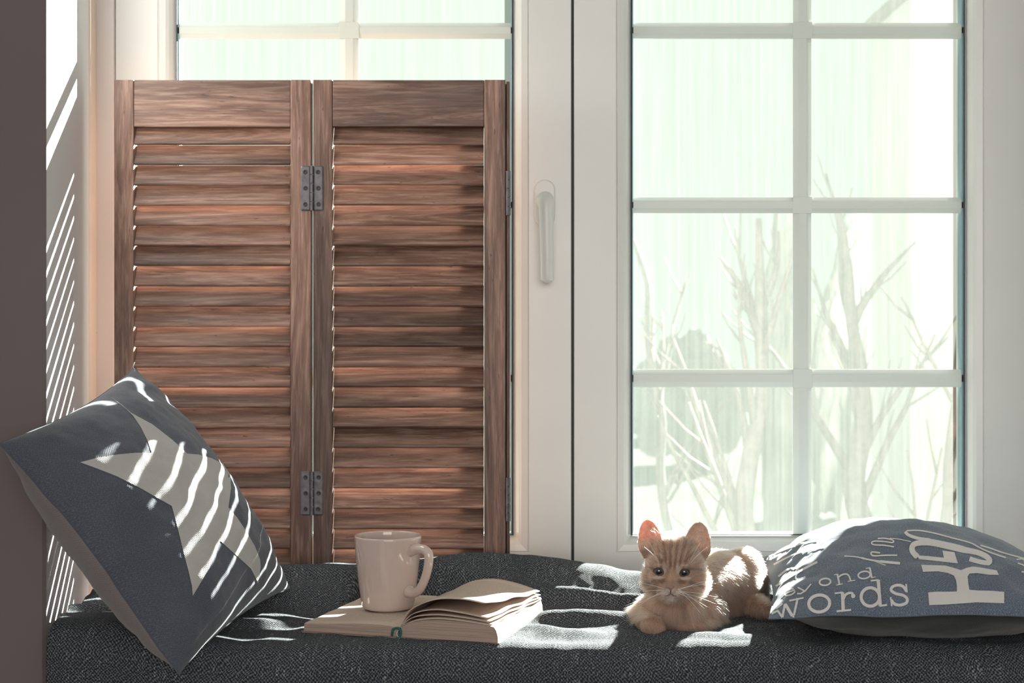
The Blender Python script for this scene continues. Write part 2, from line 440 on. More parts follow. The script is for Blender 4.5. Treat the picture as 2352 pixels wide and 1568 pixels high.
BW = 2.264 / F
def window(name, X0, X1, bar_px, bar_w, hbars):
    Z0, Z1 = wz(1232) - 0.0918, 1.10
    w = empty(name, ((X0 + X1) / 2, WD, Z0), kind='structure')
    for nm, s in (('stile', 'l'), ('stile', 'r'), ('bottom_rail', 'b'), ('top_rail', 't')):
        sash_member(nm, s, X0, X1, Z0, Z1, w)
    gx0, gx1, gz0, gz1 = X0 + 0.0918, X1 - 0.0918, Z0 + 0.0918, Z1 - 0.0918
    # thin dark gasket line along the glass
    g = 0.0015
    V, Fc = join_vf([box_vf(gx0, gx0 + g, 2.256, 2.2595, gz0, gz1), box_vf(gx1 - g, gx1, 2.256, 2.2595, gz0, gz1),
                     box_vf(gx0 + g, gx1 - g, 2.256, 2.2595, gz0, gz0 + g), box_vf(gx0 + g, gx1 - g, 2.256, 2.2595, gz1 - g, gz1)])
    obj('gasket', V, Fc, M['gasket'], w, smooth=False)
    V, Fc = join_vf([box_vf(gx0, gx0 + 0.0035, 2.262, 2.283, gz0, gz1), box_vf(gx1 - 0.0035, gx1, 2.262, 2.283, gz0, gz1)])
    obj('spacer', V, Fc, M['chrome'], w, smooth=False)
    bx0, bx1 = (bar_px - bar_w / 2 - 1176) * BW, (bar_px + bar_w / 2 - 1176) * BW
    fix_normals(obj('glazing_bar', *bar_vf(bx0, bx1, gz0, gz1, horiz=False), M['pvc'], w, smooth=False))
    zs = []
    for yt, yb in hbars:
        z1, z0 = (784 - yt) * BW, (784 - yb) * BW; zs.append((z0, z1))
        for a, b in ((gx0 + 0.001, bx0 - 0.0004), (bx1 + 0.0004, gx1 - 0.001)):
            fix_normals(obj('glazing_bar', *bar_vf(a, b, z0, z1), M['pvc'], w, smooth=False))
        # little cross connectors where the bars meet
        box('bar_connector', bx0 - 0.001, bx1 + 0.001, 2.2612, 2.2632, z0 - 0.0008, z1 + 0.0008, M['pvc'], w, bv=0.0006)
    o = box('inner_pane', gx0 - 0.004, gx1 + 0.004, 2.2596, 2.2606, gz0 - 0.004, gz1 + 0.004, M['clear'], w)
    # outer misted pane (single surface thickness 2 mm, film on its inner face)
    V = [(gx0 - 0.004, 2.2745, gz0 - 0.004), (gx1 + 0.004, 2.2745, gz0 - 0.004), (gx1 + 0.004, 2.2745, gz1 + 0.004), (gx0 - 0.004, 2.2745, gz1 + 0.004)]
    obj('misted_pane', V, [(0, 1, 2, 3)], M['glass'], w, smooth=False)
    return w
HB = [(-345, -312), (52, 88), (453, 489), (848, 889)]
win1 = window('window_1', wx(265), wx(1312), 802, 44, HB)
win2 = window('window_2', wx(1318.5), wx(2358), 1843, 42, HB)

# window handle on the left sash
hc = P(1251, 468, WD)
V, Fc = [], []
def rrect(cx, cz, w, h, r, n=8):
    out = []
    for (sx_, sz_, a0) in ((1, 1, 0), (-1, 1, 90), (-1, -1, 180), (1, -1, 270)):
        for k in range(n + 1):
            a = math.radians(a0 + 90 * k / n)
            out.append((cx + sx_ * (w / 2 - r) + r * math.cos(a), cz + sz_ * (h / 2 - r) + r * math.sin(a)))
    return out
def plate(cx, cz, w, h, r, d0, d1, n=8):
    ring = rrect(cx, cz, w, h, r, n); ring2 = rrect(cx, cz, w - 0.004, h - 0.004, r - 0.002, n); m = len(ring)
    V = [(x, d0, z) for x, z in ring] + [(x, d1 + 0.001, z) for x, z in ring] + [(x, d1, z) for x, z in ring2]
    Fc = [(i, (i + 1) % m, (i + 1) % m + m, i + m) for i in range(m)] + [(i + m, (i + 1) % m + m, (i + 1) % m + 2 * m, i + 2 * m) for i in range(m)]
    Fc += [tuple(range(m))[::-1], tuple(range(2 * m, 3 * m))]
    return V, Fc
rc = P(1251, 467, WD)
hb_ = fix_normals(obj('handle_plate', *plate(rc.x, rc.z, 0.0325, 0.073, 0.0158, WD - 0.0001, WD - 0.010), M['pvc'], win1, smooth=False))
bevel(hb_, 0.0008, 2, 30)
kz = P(1250, 465, WD).z
pts = [(rc.x, WD - 0.008, kz), (rc.x, WD - 0.018, kz), (rc.x + 0.0002, WD - 0.030, kz + 0.001), (rc.x + 0.0004, WD - 0.040, kz - 0.004), (rc.x + 0.001, WD - 0.043, kz - 0.016),
       (rc.x + 0.0018, WD - 0.042, kz - 0.05), (rc.x + 0.0025, WD - 0.040, kz - 0.09), (rc.x + 0.003, WD - 0.038, kz - 0.121), (rc.x + 0.003, WD - 0.038, kz - 0.1255)]
rad = [0.0135, 0.0135, 0.0135, 0.0125, 0.0112, 0.0105, 0.0103, 0.0100, 0.0055]
cp = catmull(pts, 6); rr = np.interp(np.linspace(0, 8, len(cp)), range(9), rad)
hl = obj('handle_lever', *tube_vf(cp, list(rr), 20, 1.0), M['pvc'], win1)
fix_normals(hl)

# ================================================================= OUTSIDE
def tree(px, d, height, nb, seed, lab, lean=0.0, twigs=26, r0=0.05):
    rg = random.Random(seed); gz = -1.30
    x = (px - 1176) / F * d
    t = empty('bare_tree', (x, d, gz), lab, 'tree', 'bare trees in the garden')
    pts = [(x + lean * k / 8 + rg.uniform(-.03, .03), d + rg.uniform(-.03, .03), gz + height * k / 8) for k in range(9)]
    obj('trunk', *tube_vf(catmull(pts, 3), list(np.linspace(r0, 0.012, 25)), 7), M['bark'], t)
    parts = []
    for b in range(nb):
        k = rg.uniform(0.18, 0.9); i = int(k * 8); base = Vector(pts[i]).lerp(Vector(pts[i + 1]), k * 8 - i)
        a = rg.uniform(0, 2 * math.pi); L = height * (1 - k * 0.7) * rg.uniform(.35, .6)
        q = [base]; dirv = Vector((math.cos(a) * .5, math.sin(a) * .3, 1.0)).normalized()
        for s in range(5):
            dirv = (dirv + Vector((rg.uniform(-.16, .16), rg.uniform(-.1, .1), rg.uniform(-.1, .12)))).normalized()
            q.append(q[-1] + dirv * L / 5)
        parts.append(tube_vf(q, list(np.linspace(r0 * 0.34, 0.004, 6)), 5))
        for tw in range(3):
            p0 = q[rg.randint(1, 4)]; dv = (dirv + Vector((rg.uniform(-.8, .8), rg.uniform(-.4, .4), rg.uniform(-.3, .3)))).normalized()
            parts.append(tube_vf([p0, p0 + dv * L * .18, p0 + dv * L * .34 + Vector((0, 0, .03))], [0.006, 0.004, 0.002], 4))
    V, Fc = join_vf(parts); o = obj('branches', V, Fc, M['bark'], t); o['kind'] = 'stuff'
tree(1720, 5.2, 1.75, 11, 3, 'bare multi-stemmed tree seen through the left column of panes in the right window', 0.03, r0=0.055)
tree(1995, 6.0, 1.85, 9, 5, 'bare forked tree outside, just right of the upright glazing bar in the right window', -0.1, r0=0.07)
tree(2075, 5.0, 1.75, 6, 8, 'thin leaning bare tree outside, beside the white house wall', 0.30, r0=0.028)
tree(1560, 7.0, 1.8, 8, 13, 'slender bare tree outside near the left edge of the right window', -0.2, r0=0.03)

def bush(px, d, w, h, seed, lab, base=-1.30):
    rg = np.random.default_rng(seed)
    bm = bmesh.new(); bmesh.ops.create_icosphere(bm, subdivisions=5, radius=1)
    x = (px - 1176) / F * d
    V = np.array([v.co[:] for v in bm.verts]); Fc = np.array([[q.index for q in f.verts] for f in bm.faces]); bm.free()
    disp = 1 + 0.35 * fbm(V[:, 0] * 3 + seed, V[:, 2] * 3 + V[:, 1] * 2, seed, 4)
    V = V * disp[:, None] * np.array([w / 2, w / 3, h / 2]) + np.array([x, d, base + h / 2])
    o = obj('evergreen_shrub', V, Fc, M['foliage'], smooth=False, origin=(x, d, base)); tag(o, lab, 'shrub', 'shrubs beyond the window')
bush(1990, 7.6, 0.55, 1.95, 2, 'tall rounded evergreen outside, right of the upright glazing bar')
bush(1905, 10.5, 0.9, 1.45, 4, 'low wide evergreen shrub outside behind the forked tree')
bush(1590, 15.0, 1.2, 1.35, 6, 'low grey shrub outside near the left edge of the right window')
bush(1500, 19.0, 1.3, 1.0, 12, 'small low shrub outside at the lower left corner of the right window')
bush(1810, 8.0, 0.32, 1.9, 9, 'narrow upright evergreen outside behind the upright glazing bar')

hx0 = (2092 - 1176) / F * 6.4
house = empty('white_house', (hx0 + 0.23, 6.75, -1.30), 'white rendered house wall outside, filling the right edge of the right window', 'house')
box('wall', hx0, hx0 + 0.46, 6.4, 7.1, -1.30, 1.55, M['house'], house)
box('roof', hx0 - 0.03, hx0 + 0.49, 6.37, 7.13, 1.55, 1.60, M['roof'], house)

# ================================================================= BLANKET
bs = np.array([-0.70, -0.64, -0.606, -0.45, -0.32, -0.238, -0.035, 0.015, 0.11, 0.174, 0.30, 0.40, 0.85])
bz = np.array([-0.384, -0.381, -0.374, -0.350, -0.330, -0.324, -0.3155, -0.320, -0.333, -0.343, -0.352, -0.360, -0.368])
def smooth(a, b, x):
    t = np.clip((x - a) / (b - a), 0, 1); return t * t * (3 - 2 * t)
BK_S = np.array([-0.141, 1.785]); BK_U = np.array([0.960, -0.280]); BK_V = np.array([0.280, 0.960])
def hb(x, d):
    x = np.asarray(x, float); d = np.asarray(d, float)
    z = -0.374 + 0.024 * smooth(-0.34, -0.50, x) * smooth(1.95, 1.80, d)
    top = np.interp(x, bs, bz)
    yc = 2.075 + 0.02 * np.sin(x * 7 + 1)
    z = z + (top + 0.374) * np.where(d > yc, np.exp(-((d - yc) / 0.09) ** 2) , np.exp(-((d - yc) / 0.062) ** 2)) * smooth(-0.7, -0.6, x)
    def ridge(x0, x1, d0, d1, a, w, wob=0.01, s=0.0):
        tt = np.clip((x - x0) / (x1 - x0), 0, 1)
        c = d0 + (d1 - d0) * tt + wob * np.sin(x * 25 + s)
        return a * np.sin(np.pi * np.clip((x - x0) / (x1 - x0), 0, 1)) ** 0.7 * np.exp(-((d - c) / w) ** 2)
    z = z + ridge(-0.02, 0.36, 2.02, 1.94, 0.021, 0.020, 0.006)
    z = z + ridge(0.00, 0.22, 1.88, 1.87, 0.017, 0.024, 0.010, 1.0)
    z = z + ridge(-0.02, 0.12, 1.83, 1.80, 0.008, 0.02, 0.008, 2.0)
    z = z + ridge(-0.50, -0.22, 1.96, 1.985, 0.020, 0.024, 0.010, 2.0)
    z = z + ridge(-0.42, -0.28, 1.85, 1.875, 0.010, 0.017, 0.006, 0.5)
    z = z + ridge(-0.62, -0.50, 1.90, 1.93, 0.016, 0.02, 0.006, 0.5)
    z = z + ridge(-0.40, 0.05, 2.04, 2.03, 0.012, 0.016, 0.012, 4.0) * 0.8
    z = z + ridge(0.10, 0.34, 1.80, 1.775, 0.006, 0.018, 0.006, 4.0)
    z = z + 0.006 * fbm(x * 9, d * 13, 1.0, 3) + 0.003 * fbm(x * 30, d * 26, 5.0, 2)
    # flattened beneath the book
    u = (x - BK_S[0]) * BK_U[0] + (d - BK_S[1]) * BK_U[1]; v = (x - BK_S[0]) * BK_V[0] + (d - BK_S[1]) * BK_V[1]
    ins = smooth(-0.150, -0.134, u) * smooth(0.146, 0.130, u) * smooth(-0.018, 0.0, v) * smooth(0.235, 0.214, v)
    z = z * (1 - ins) + np.minimum(z, -0.3745) * ins
    return z

L0, R = 2.205, 0.036
top_s = np.linspace(L0, 1.756, 250)
nA, nD = 26, 150
xs = np.linspace(-0.5635, 0.80, 620)
rows_d, rows_z, rows_v, rows_t = [], [], [], []
vv = 0
for d in top_s: rows_d.append(d); rows_z.append(0.0); rows_t.append(0)
for a in np.linspace(0, math.pi / 2, nA)[1:]: rows_d.append(1.756 - R * math.sin(a)); rows_z.append(-R * (1 - math.cos(a))); rows_t.append(a)
for q in np.linspace(0, 0.36, nD)[1:]: rows_d.append(1.756 - R); rows_z.append(-R - q); rows_t.append(math.pi / 2)
rows_d, rows_z, rows_t = map(np.array, (rows_d, rows_z, rows_t))
arc = np.concatenate([[0], np.cumsum(np.hypot(np.diff(rows_d), np.diff(rows_z)))])
X, D = np.meshgrid(xs, rows_d, indexing='ij'); Zr = np.broadcast_to(rows_z, X.shape); T = np.broadcast_to(rows_t, X.shape); A = np.broadcast_to(arc, X.shape)
# blanket spreads to the left reveal further back
kk = 1 - (1 - 0.835) * smooth(0.03, -0.005, X)
D = np.where(D > 1.756, 1.756 + (D - 1.756) * kk, D)
lim = -0.5635 - 0.012 * smooth(1.79, 1.82, D) - 0.160 * np.clip(D - 1.80, 0, 1)
Xw = X + (lim + 0.5635) * smooth(-0.40, -0.5635, X)
base = hb(Xw, np.maximum(D, 1.756))
fold = (0.006 * np.sin(Xw * 21 + 1.2 * np.sin(Xw * 9)) + 0.006 * fbm(Xw * 12, A * 2.5, 8.0, 3)) * smooth(0.3, 1.4, T)
Yb = D + fold
Zb = base + Zr
Vb = np.stack([Xw, Yb, Zb], -1).reshape(-1, 3)
Fb = grid_faces(len(xs), len(rows_d))
blanket = obj('blanket', Vb, Fb, M['blanket'], origin=(0.1, 1.9, -0.41))
tag(blanket, 'charcoal woven blanket spread over the window seat and hanging down its front', 'blanket')
def set_uv(o, U):
    me = o.data; uvl = me.uv_layers.new(name='UVMap')
    li = np.empty(len(me.loops), dtype=np.int32); me.loops.foreach_get('vertex_index', li)
    uvl.data.foreach_set('uv', U[li].ravel())
set_uv(blanket, np.stack([X.ravel(), A.ravel()], -1))
sm = blanket.modifiers.new('thickness', 'SOLIDIFY'); sm.thickness = 0.004; sm.offset = -1
me = blanket.data
nrm = np.zeros(3 * len(me.vertices)); me.vertices.foreach_get('normal', nrm); nrm = nrm.reshape(-1, 3)
if nrm[300, 2] < 0:
    me.flip_normals(); me.update()
    nrm = np.zeros(3 * len(me.vertices)); me.vertices.foreach_get('normal', nrm); nrm = nrm.reshape(-1, 3)

# ================================================================= HAIR CURVES helper
def hair_mat(name, coat=False):
    t = NT(name)
    at = t.n('ShaderNodeAttribute', attribute_name='tint', attribute_type='GEOMETRY')
    h = t.n('ShaderNodeBsdfHairPrincipled', {'Color': at.outputs['Color']}, model='CHIANG', parametrization='COLOR')
    h.inputs['Roughness'].default_value = 0.42; h.inputs['Radial Roughness'].default_value = 0.5
    t.t.links.new(h.outputs[0], t.out.inputs[0]); return t.m
def strands(name, roots, dirs, length, bend, col, mat, parent, rad=0.0001, npt=5, curl=0.0, tip=0.25):
    n = len(roots)
    org = np.array(wloc(parent)) - np.array([0, 0, H0])
    t = np.linspace(0, 1, npt)
    pts = roots[:, None, :] + dirs[:, None, :] * (length[:, None, None] * t[None, :, None]) + bend[:, None, :] * (length[:, None, None] * (t ** 2)[None, :, None])
    if curl: pts[:, 1:, :] += RNG.normal(0, curl, (n, npt - 1, 3)) * length[:, None, None]
    pts = pts - org
    hc = bpy.data.hair_curves.new(name); hc.add_curves([npt] * n)
    hc.attributes['position'].data.foreach_set('vector', pts.astype(np.float32).ravel())
    r = hc.attributes.get('radius') or hc.attributes.new('radius', 'FLOAT', 'POINT')
    rr = np.broadcast_to((rad * (1 - (1 - tip) * t)), (n, npt)); r.data.foreach_set('value', np.ascontiguousarray(rr, dtype=np.float32).ravel())
    c = hc.attributes.new('tint', 'FLOAT_COLOR', 'CURVE')
    c.data.foreach_set('color', np.concatenate([col, np.ones((n, 1))], 1).astype(np.float32).ravel())
    hc.materials.append(mat)
    o = bpy.data.objects.new(name, hc); COL.objects.link(o); o.parent = parent; return o
M['fur'] = hair_mat('kitten_fur'); M['fuzz'] = hair_mat('wool_fuzz')

# fine wool fuzz on the blanket
rowsn = len(rows_d)
idx = RNG.integers(0, len(Vb), 60000)
# fewer on the hanging front
keep = (rows_t[idx % rowsn] < 0.8) | (RNG.random(len(idx)) < 0.35)
idx = idx[keep]; nn = len(idx)
rd = RNG.normal(0, 1, (nn, 3)); dn = nrm[idx] * 0.55 + rd * 0.55; dn /= np.linalg.norm(dn, axis=1)[:, None]
ln = RNG.uniform(0.0015, 0.0042, nn)
cc = np.array([0.34, 0.34, 0.38])[None] * RNG.uniform(0.4, 1.5, (nn, 1))
jit = RNG.normal(0, 0.0012, (nn, 3)); jit[:, 2] = 0
strands('wool_fuzz', Vb[idx] + jit * (1 - np.abs(nrm[idx])), dn, ln, RNG.normal(0, .5, (nn, 3)), cc, M['fuzz'], blanket, rad=0.00009, npt=4)

# ================================================================= CUSHIONS
def cushion_surface(A, B, C, Dc, N=110, pin=0.10, p=2.6, q=0.62):
    s = np.sin(np.linspace(-1, 1, N) * math.pi / 2 * 0.985) / math.sin(math.pi / 2 * 0.985)
    S, T = np.meshgrid(s, s, indexing='ij')
    Si = S * (1 - pin * (1 - T ** 2) * np.abs(S) ** 1.5); Ti = T * (1 - pin * (1 - S ** 2) * np.abs(T) ** 1.5)
    A, B, C, Dc = map(np.array, (A, B, C, Dc))
    a = (1 - Si) / 2; b = (1 + Si) / 2; c = (1 - Ti) / 2; d = (1 + Ti) / 2
    Pt = (a * c)[..., None] * A + (b * c)[..., None] * B + (b * d)[..., None] * C + (a * d)[..., None] * Dc
    puff = (np.clip(1 - np.abs(S) ** p, 0, 1) * np.clip(1 - np.abs(T) ** p, 0, 1)) ** q
    return S, T, Pt, puff

def make_cushion(name, lab, corners, nrm, hf, hbk, mf, mb, seed, wrinkle=0.004, pin=0.10, shape=None, clampfn=None, p=2.6, q=0.62):
    N = 130
    S, T, Pt, puff = cushion_surface(*corners, N=N, pin=pin, p=p, q=q)
    nrm = np.array(Vector(nrm).normalized())
    edge = 1 - puff
    # puckers that radiate from the corners and seams
    wr = fbm(S * 4 + seed, T * 4, seed, 4) * 0.9 + 0.55 * np.sin((S * T) * 16 + 5 * fbm(S * 2, T * 2, seed + 4, 2)) * smooth(0.35, 1.0, np.abs(S * T) ** 0.5)
    wr = wr * np.clip(puff * 2.2, 0, 1) * wrinkle
    wav = 0.004 * fbm(S * 3.0, T * 3.0, seed + 9, 2)
    mod = shape(S, T) if shape else 1.0
    Fp = Pt + nrm * (hf * puff * mod + wr + wav)[..., None]
    Bp = Pt - nrm * (hbk * puff * (shape(S, T) ** 0.5 if shape else 1.0) + wr * 0.6 - wav)[..., None]
    if clampfn is not None: Fp = clampfn(Fp, 0.0006); Bp = clampfn(Bp, 0.0)
    cen = np.array(corners).mean(0)
    fl_ = grid_faces(N, N)
    root = empty(name, (cen[0], cen[1], min(c[2] for c in corners)), lab, 'cushion')
    size = 0.40
    uvs = np.stack([(S.ravel() + 1) / 2 * size, (T.ravel() + 1) / 2 * size], -1)
    of = obj('front_cover', Fp.reshape(-1, 3), fl_, mf, root)
    ob = obj('back_cover', Bp.reshape(-1, 3), fl_[:, ::-1].copy(), mb, root)
    set_uv(of, uvs); set_uv(ob, uvs)
    # sewn seam: a thin raised cord round the border
    ring = [Fp[i, 0] for i in range(N)] + [Fp[N - 1, j] for j in range(1, N)] + [Fp[i, N - 1] for i in range(N - 2, -1, -1)] + [Fp[0, j] for j in range(N - 2, 0, -1)]
    ring.append(ring[0])
    obj('seam', *tube_vf(ring[::2] + [ring[0]], 0.0009, 5), mf, root)
    # make sure normals point outward
    for o, sg in ((of, 1), (ob, -1)):
        nn_ = Vector((0, 0, 0))
        for pol in list(o.data.polygons)[::97]: nn_ += pol.normal
        if nn_.dot(Vector(nrm)) * sg < 0: o.data.flip_normals()
    return root, of, ob, Fp

def bvh_of(o):
    off = wloc(o) - Vector((0, 0, H0))
    me = o.data
    return BVHTree.FromPolygons([v.co + off for v in me.vertices], [tuple(pp.vertices) for pp in me.polygons])

def printed(name, polys, bvh, mat, parent, lift=0.0006, step=0.0045, lab=None, uvscale=True):
    """flat print laid on the cloth: outlines as seen from the eye, dropped on the cushion's surface"""
    bm = bmesh.new()
    for poly in polys:
        vs_ = [Vector((x / 1000, y / 1000, 0)) for x, y in poly]
        bmv = [bm.verts.new(v) for v in vs_]
        for tri in tessellate_polygon([vs_]):
            try: bm.faces.new([bmv[i] for i in tri])
            except ValueError: pass
    for _ in range(7):
        es = [e for e in bm.edges if e.calc_length() > step * (1.6)]
        if not es: break
        bmesh.ops.subdivide_edges(bm, edges=es, cuts=1)
        bmesh.ops.triangulate(bm, faces=bm.faces[:])
    dead = []
    for v in bm.verts:
        px, py = v.co.x * 1000, v.co.y * 1000
        d = Vector(((px - 1176) / F, 1.0, (784 - py) / F))
        hit, nn_, _, _ = bvh.ray_cast(Vector((0, 0, 0)), d.normalized())
        if hit is None: dead.append(v); continue
        if nn_.dot(d) > 0: nn_ = -nn_
        v.co = hit + nn_ * lift
    bmesh.ops.delete(bm, geom=dead, context='VERTS')
    bm.verts.ensure_lookup_table(); bm.faces.ensure_lookup_table()
    long_ = [f for f in bm.faces if max(e.calc_length() for e in f.edges) > 0.05]
    bmesh.ops.delete(bm, geom=long_, context='FACES')
    bm.verts.index_update()
    V = [v.co.copy() for v in bm.verts]; Fc = [tuple(v.index for v in f.verts) for f in bm.faces]
    bm.free()
    o = obj(name, V, Fc, mat, parent)
    set_uv(o, np.array([(v[0], v[2] + v[1]) for v in V]))
    if lab: o['label'] = lab
    return o

def clamp_blanket(Pm, e):
    Q = Pm.reshape(-1, 3).copy(); h = hb(Q[:, 0], np.maximum(Q[:, 1], 1.70)) + 0.0025 + e
    on = Q[:, 1] > 1.735
    Q[:, 2] = np.where(on, np.maximum(Q[:, 2], h), Q[:, 2])
    return Q.reshape(Pm.shape)

# left: navy star cushion leaning in the corner
A_, B_, C_, D_ = (P(0, 1016, 1.64), P(312, 840, 2.00), P(668, 1350, 1.99), P(408, 1550, 1.66))
nl = (Vector(C_) - Vector(A_)).cross(Vector(D_) - Vector(B_)); nl = nl if nl.y < 0 else -nl
star_root, star_front, star_back, starF = make_cushion('star_cushion', 'dark navy cushion with a pale star leaning in the left corner of the seat',
    [A_, B_, C_, D_], nl, 0.072, 0.082, M['navy'], M['navy_back'], 3, 0.005, 0.07, clampfn=clamp_blanket)
bv = bvh_of(star_front)
star = [(255, 912), (300, 948), (350, 975), (395, 1010), (430, 1042), (455, 1044), (485, 1052), (512, 1066), (528, 1090), (530, 1120), (524, 1165),
        (545, 1190), (566, 1222), (585, 1255), (597, 1285), (598, 1302), (592, 1340), (588, 1330), (575, 1305), (545, 1278), (505, 1242), (495, 1270), (480, 1305),
        (462, 1335), (442, 1368), (440, 1345), (432, 1310), (420, 1265), (408, 1215), (394, 1162), (360, 1143), (320, 1120), (270, 1095), (225, 1077), (184, 1062),
        (225, 1051), (270, 1044), (310, 1040), (348, 1040), (338, 1012), (322, 980), (305, 955), (280, 930)]
printed('star_print', [star], bv, M['star'], star_root, lab='pale grey five-pointed star print')
# loose thread at the top corner
tp = [P(305, 868, 1.995), P(304, 858, 1.985), P(310, 850, 1.98), P(306, 842, 1.98), P(309, 832, 1.985)]
obj('loose_thread', *tube_vf(catmull(tp, 5), 0.0004, 5), M['thread'], star_root)

# right: washed denim cushion lying flat
A2, B2, C2, D2 = (P(1766, 1420, 1.72), P(1742, 1280, 2.10), Vector((0.765, 2.08, -0.335)), Vector((0.735, 1.715, -0.332)))
nr = Vector((0.0, 0.06, 1.0))
sh = lambda S, T: (1.0 - 0.10 * T + 0.24 * S)
word_root, word_front, word_back, wordF = make_cushion('lettered_cushion', 'washed blue-grey cushion printed with white lettering, lying flat beside the kitten',
    [A2, B2, C2, D2], nr, 0.084, 0.06, M['denim'], M['denim_shaded'], 8, 0.006, 0.06, shape=sh, clampfn=clamp_blanket, p=2.2, q=0.74)
bv2 = bvh_of(word_front)

def Zc(x, y): return (1700 + x / 3.607, 1180 + y / 3.607)
def ribbon(pts, w):
    """polygon strip list along pts (crop coordinates) with widths w"""
    if not hasattr(w, '__len__'): w = [w] * len(pts)
    pts = [Vector((x, y)) for x, y in pts]; L, Rr = [], []
    for i, p in enumerate(pts):
        t = (pts[min(i + 1, len(pts) - 1)] - pts[max(i - 1, 0)]).normalized(); n = Vector((-t.y, t.x)) * w[i] / 2
        L.append(p + n); Rr.append(p - n)
    return [[Zc(*L[i]), Zc(*L[i + 1]), Zc(*Rr[i + 1]), Zc(*Rr[i])] for i in range(len(pts) - 1)]
def curve(pts, m=7): return [(v.x, v.y) for v in catmull([(x, y, 0) for x, y in pts], m)]
def ell(cx, cy, rx, ry, w, rot=0, n=30, a0=0, a1=360, slant=0):
    out = []
    for k in range(n + 1):
        a = math.radians(a0 + (a1 - a0) * k / n); x, y = rx * math.cos(a), ry * math.sin(a)
        c, s = math.cos(rot), math.sin(rot); out.append((cx + x * c - y * s, cy + x * s + y * c))
    return ribbon(out, w)
def poly(pts): return [[Zc(x, y) for x, y in pts]]
def letter(name, polys, lab=None): return printed(name, polys, bv2, M['print'], word_root, lab=lab)
R_ = ribbon
letter('letter', R_([(352, 745), (300, 788)], 14) + R_([(262, 828), (312, 806), (350, 858)], 20) + R_([(350, 858), (372, 752), (382, 752)], 18) + R_([(374, 750), (440, 862)], 26) + R_([(440, 862), (478, 700)], 18) + R_([(408, 722), (526, 698)], 14), 'white letter w')
letter('letter', ell(655, 744, 87, 70, 26, -0.12), 'white letter o, first of the lower word')
letter('letter', R_([(848, 652), (853, 800)], 28) + R_([(783, 660), (852, 652)], 14) + R_([(798, 808), (918, 796)], 16) + R_(curve([(854, 712), (874, 672), (908, 656), (938, 664)]), 20) + ell(936, 682, 9, 9, 18), 'white letter r')
letter('letter', ell(1078, 690, 76, 76, 26, 0.0) + R_([(1143, 548), (1160, 765)], 28) + R_([(1082, 556), (1146, 549)], 14) + R_([(1155, 764), (1216, 755)], 16), 'white letter d of the lower word')
letter('letter', R_(curve([(1378, 645), (1350, 604), (1305, 592), (1262, 606), (1252, 636), (1290, 662), (1348, 676), (1382, 704), (1376, 738), (1330, 756), (1280, 748), (1250, 712)]), [14] + [24] * 76 + [14]) + R_([(1374, 582), (1382, 652)], 13) + R_([(1246, 690), (1256, 766)], 13), 'white letter s')
letter('letter', ell(704, 566, 46, 28, 14, -0.1), 'white letter o of the upper word')
letter('letter', R_([(806, 500), (822, 585)], 15) + R_([(780, 507), (808, 501)], 8) + R_([(798, 592), (850, 582)], 8) + R_(curve([(812, 530), (840, 508), (875, 500), (900, 514), (916, 556)]), 13) + R_([(892, 562), (952, 552)], 8), 'white letter n')
letter('letter', ell(1028, 508, 50, 30, 13, -0.12) + R_([(1074, 448), (1090, 530)], 15) + R_([(1040, 454), (1076, 448)], 8) + R_([(1088, 530), (1122, 524)], 8), 'white letter d of the upper word')
letter('letter', R_([(478, 610), (532, 640)], 12) + R_([(588, 582), (540, 640), (500, 664), (474, 662)], 12), 'white letter y')
letter('letter', ell(412, 650, 46, 24, 12, -0.35, a0=20, a1=330) + R_([(370, 664), (456, 632)], 9), 'white letter e')
letter('letter', poly([(1557, 652), (1620, 646), (1700, 646), (1795, 645), (1795, 600), (1788, 550), (1768, 512), (1720, 492), (1640, 478), (1516, 482), (1500, 424), (1600, 427), (1700, 430), (1765, 448), (1830, 468), (1880, 448), (1930, 438), (2000, 448), (2125, 470), (2142, 508), (2060, 506), (1960, 492), (1900, 496), (1884, 520), (1890, 580), (1898, 630), (1960, 636), (2080, 638), (2187, 648), (2187, 742), (2080, 738), (1960, 734), (1850, 742), (1700, 752), (1566, 757)]), 'large white slab letter turned sideways')
letter('letter', poly([(1462, 345), (1560, 352), (1688, 366), (1676, 306), (1775, 320), (1804, 412), (1690, 400), (1580, 388), (1484, 378)])
       + R_(curve([(1470, 360), (1432, 320), (1424, 280), (1450, 250), (1520, 240), (1600, 246), (1720, 272), (1840, 300), (1950, 318), (2030, 350), (2064, 384), (2050, 408), (1980, 398), (1900, 374)]), [40, 44, 48, 50] + [46] * 74 + [40] * 14), 'large white hooked numeral')
letter('letter', R_(curve([(1366, 150), (1400, 180), (1480, 205), (1600, 222), (1740, 250), (1860, 280), (1948, 300)]), [26] * 20 + [18] * 15 + [12] * 10) + R_(curve([(1380, 142), (1480, 140), (1600, 160), (1750, 200), (1900, 240), (1990, 285), (2080, 325), (2200, 365)]), 12), 'large white curved numeral near the ridge')
letter('letter', R_(curve([(865, 352), (960, 358), (1080, 384), (1200, 400), (1325, 412)]), [10] * 10 + [14] * 9 + [22] * 14) + R_(curve([(1302, 345), (1200, 345), (1110, 350), (1084, 334), (1096, 318), (1160, 325)]), 13) + R_([(1090, 385), (1150, 408), (1205, 428)], 7), 'white script letter h turned sideways')
letter('letter', R_(curve([(1275, 275), (1190, 262), (1110, 258), (1090, 240), (1120, 228), (1200, 232), (1262, 240), (1265, 220), (1200, 205), (1140, 206)]), 11), 'white script letter above the sideways script letter')
letter('letter', R_(curve([(1240, 204), (1320, 212), (1415, 232)]), 7), 'fine white script stroke')
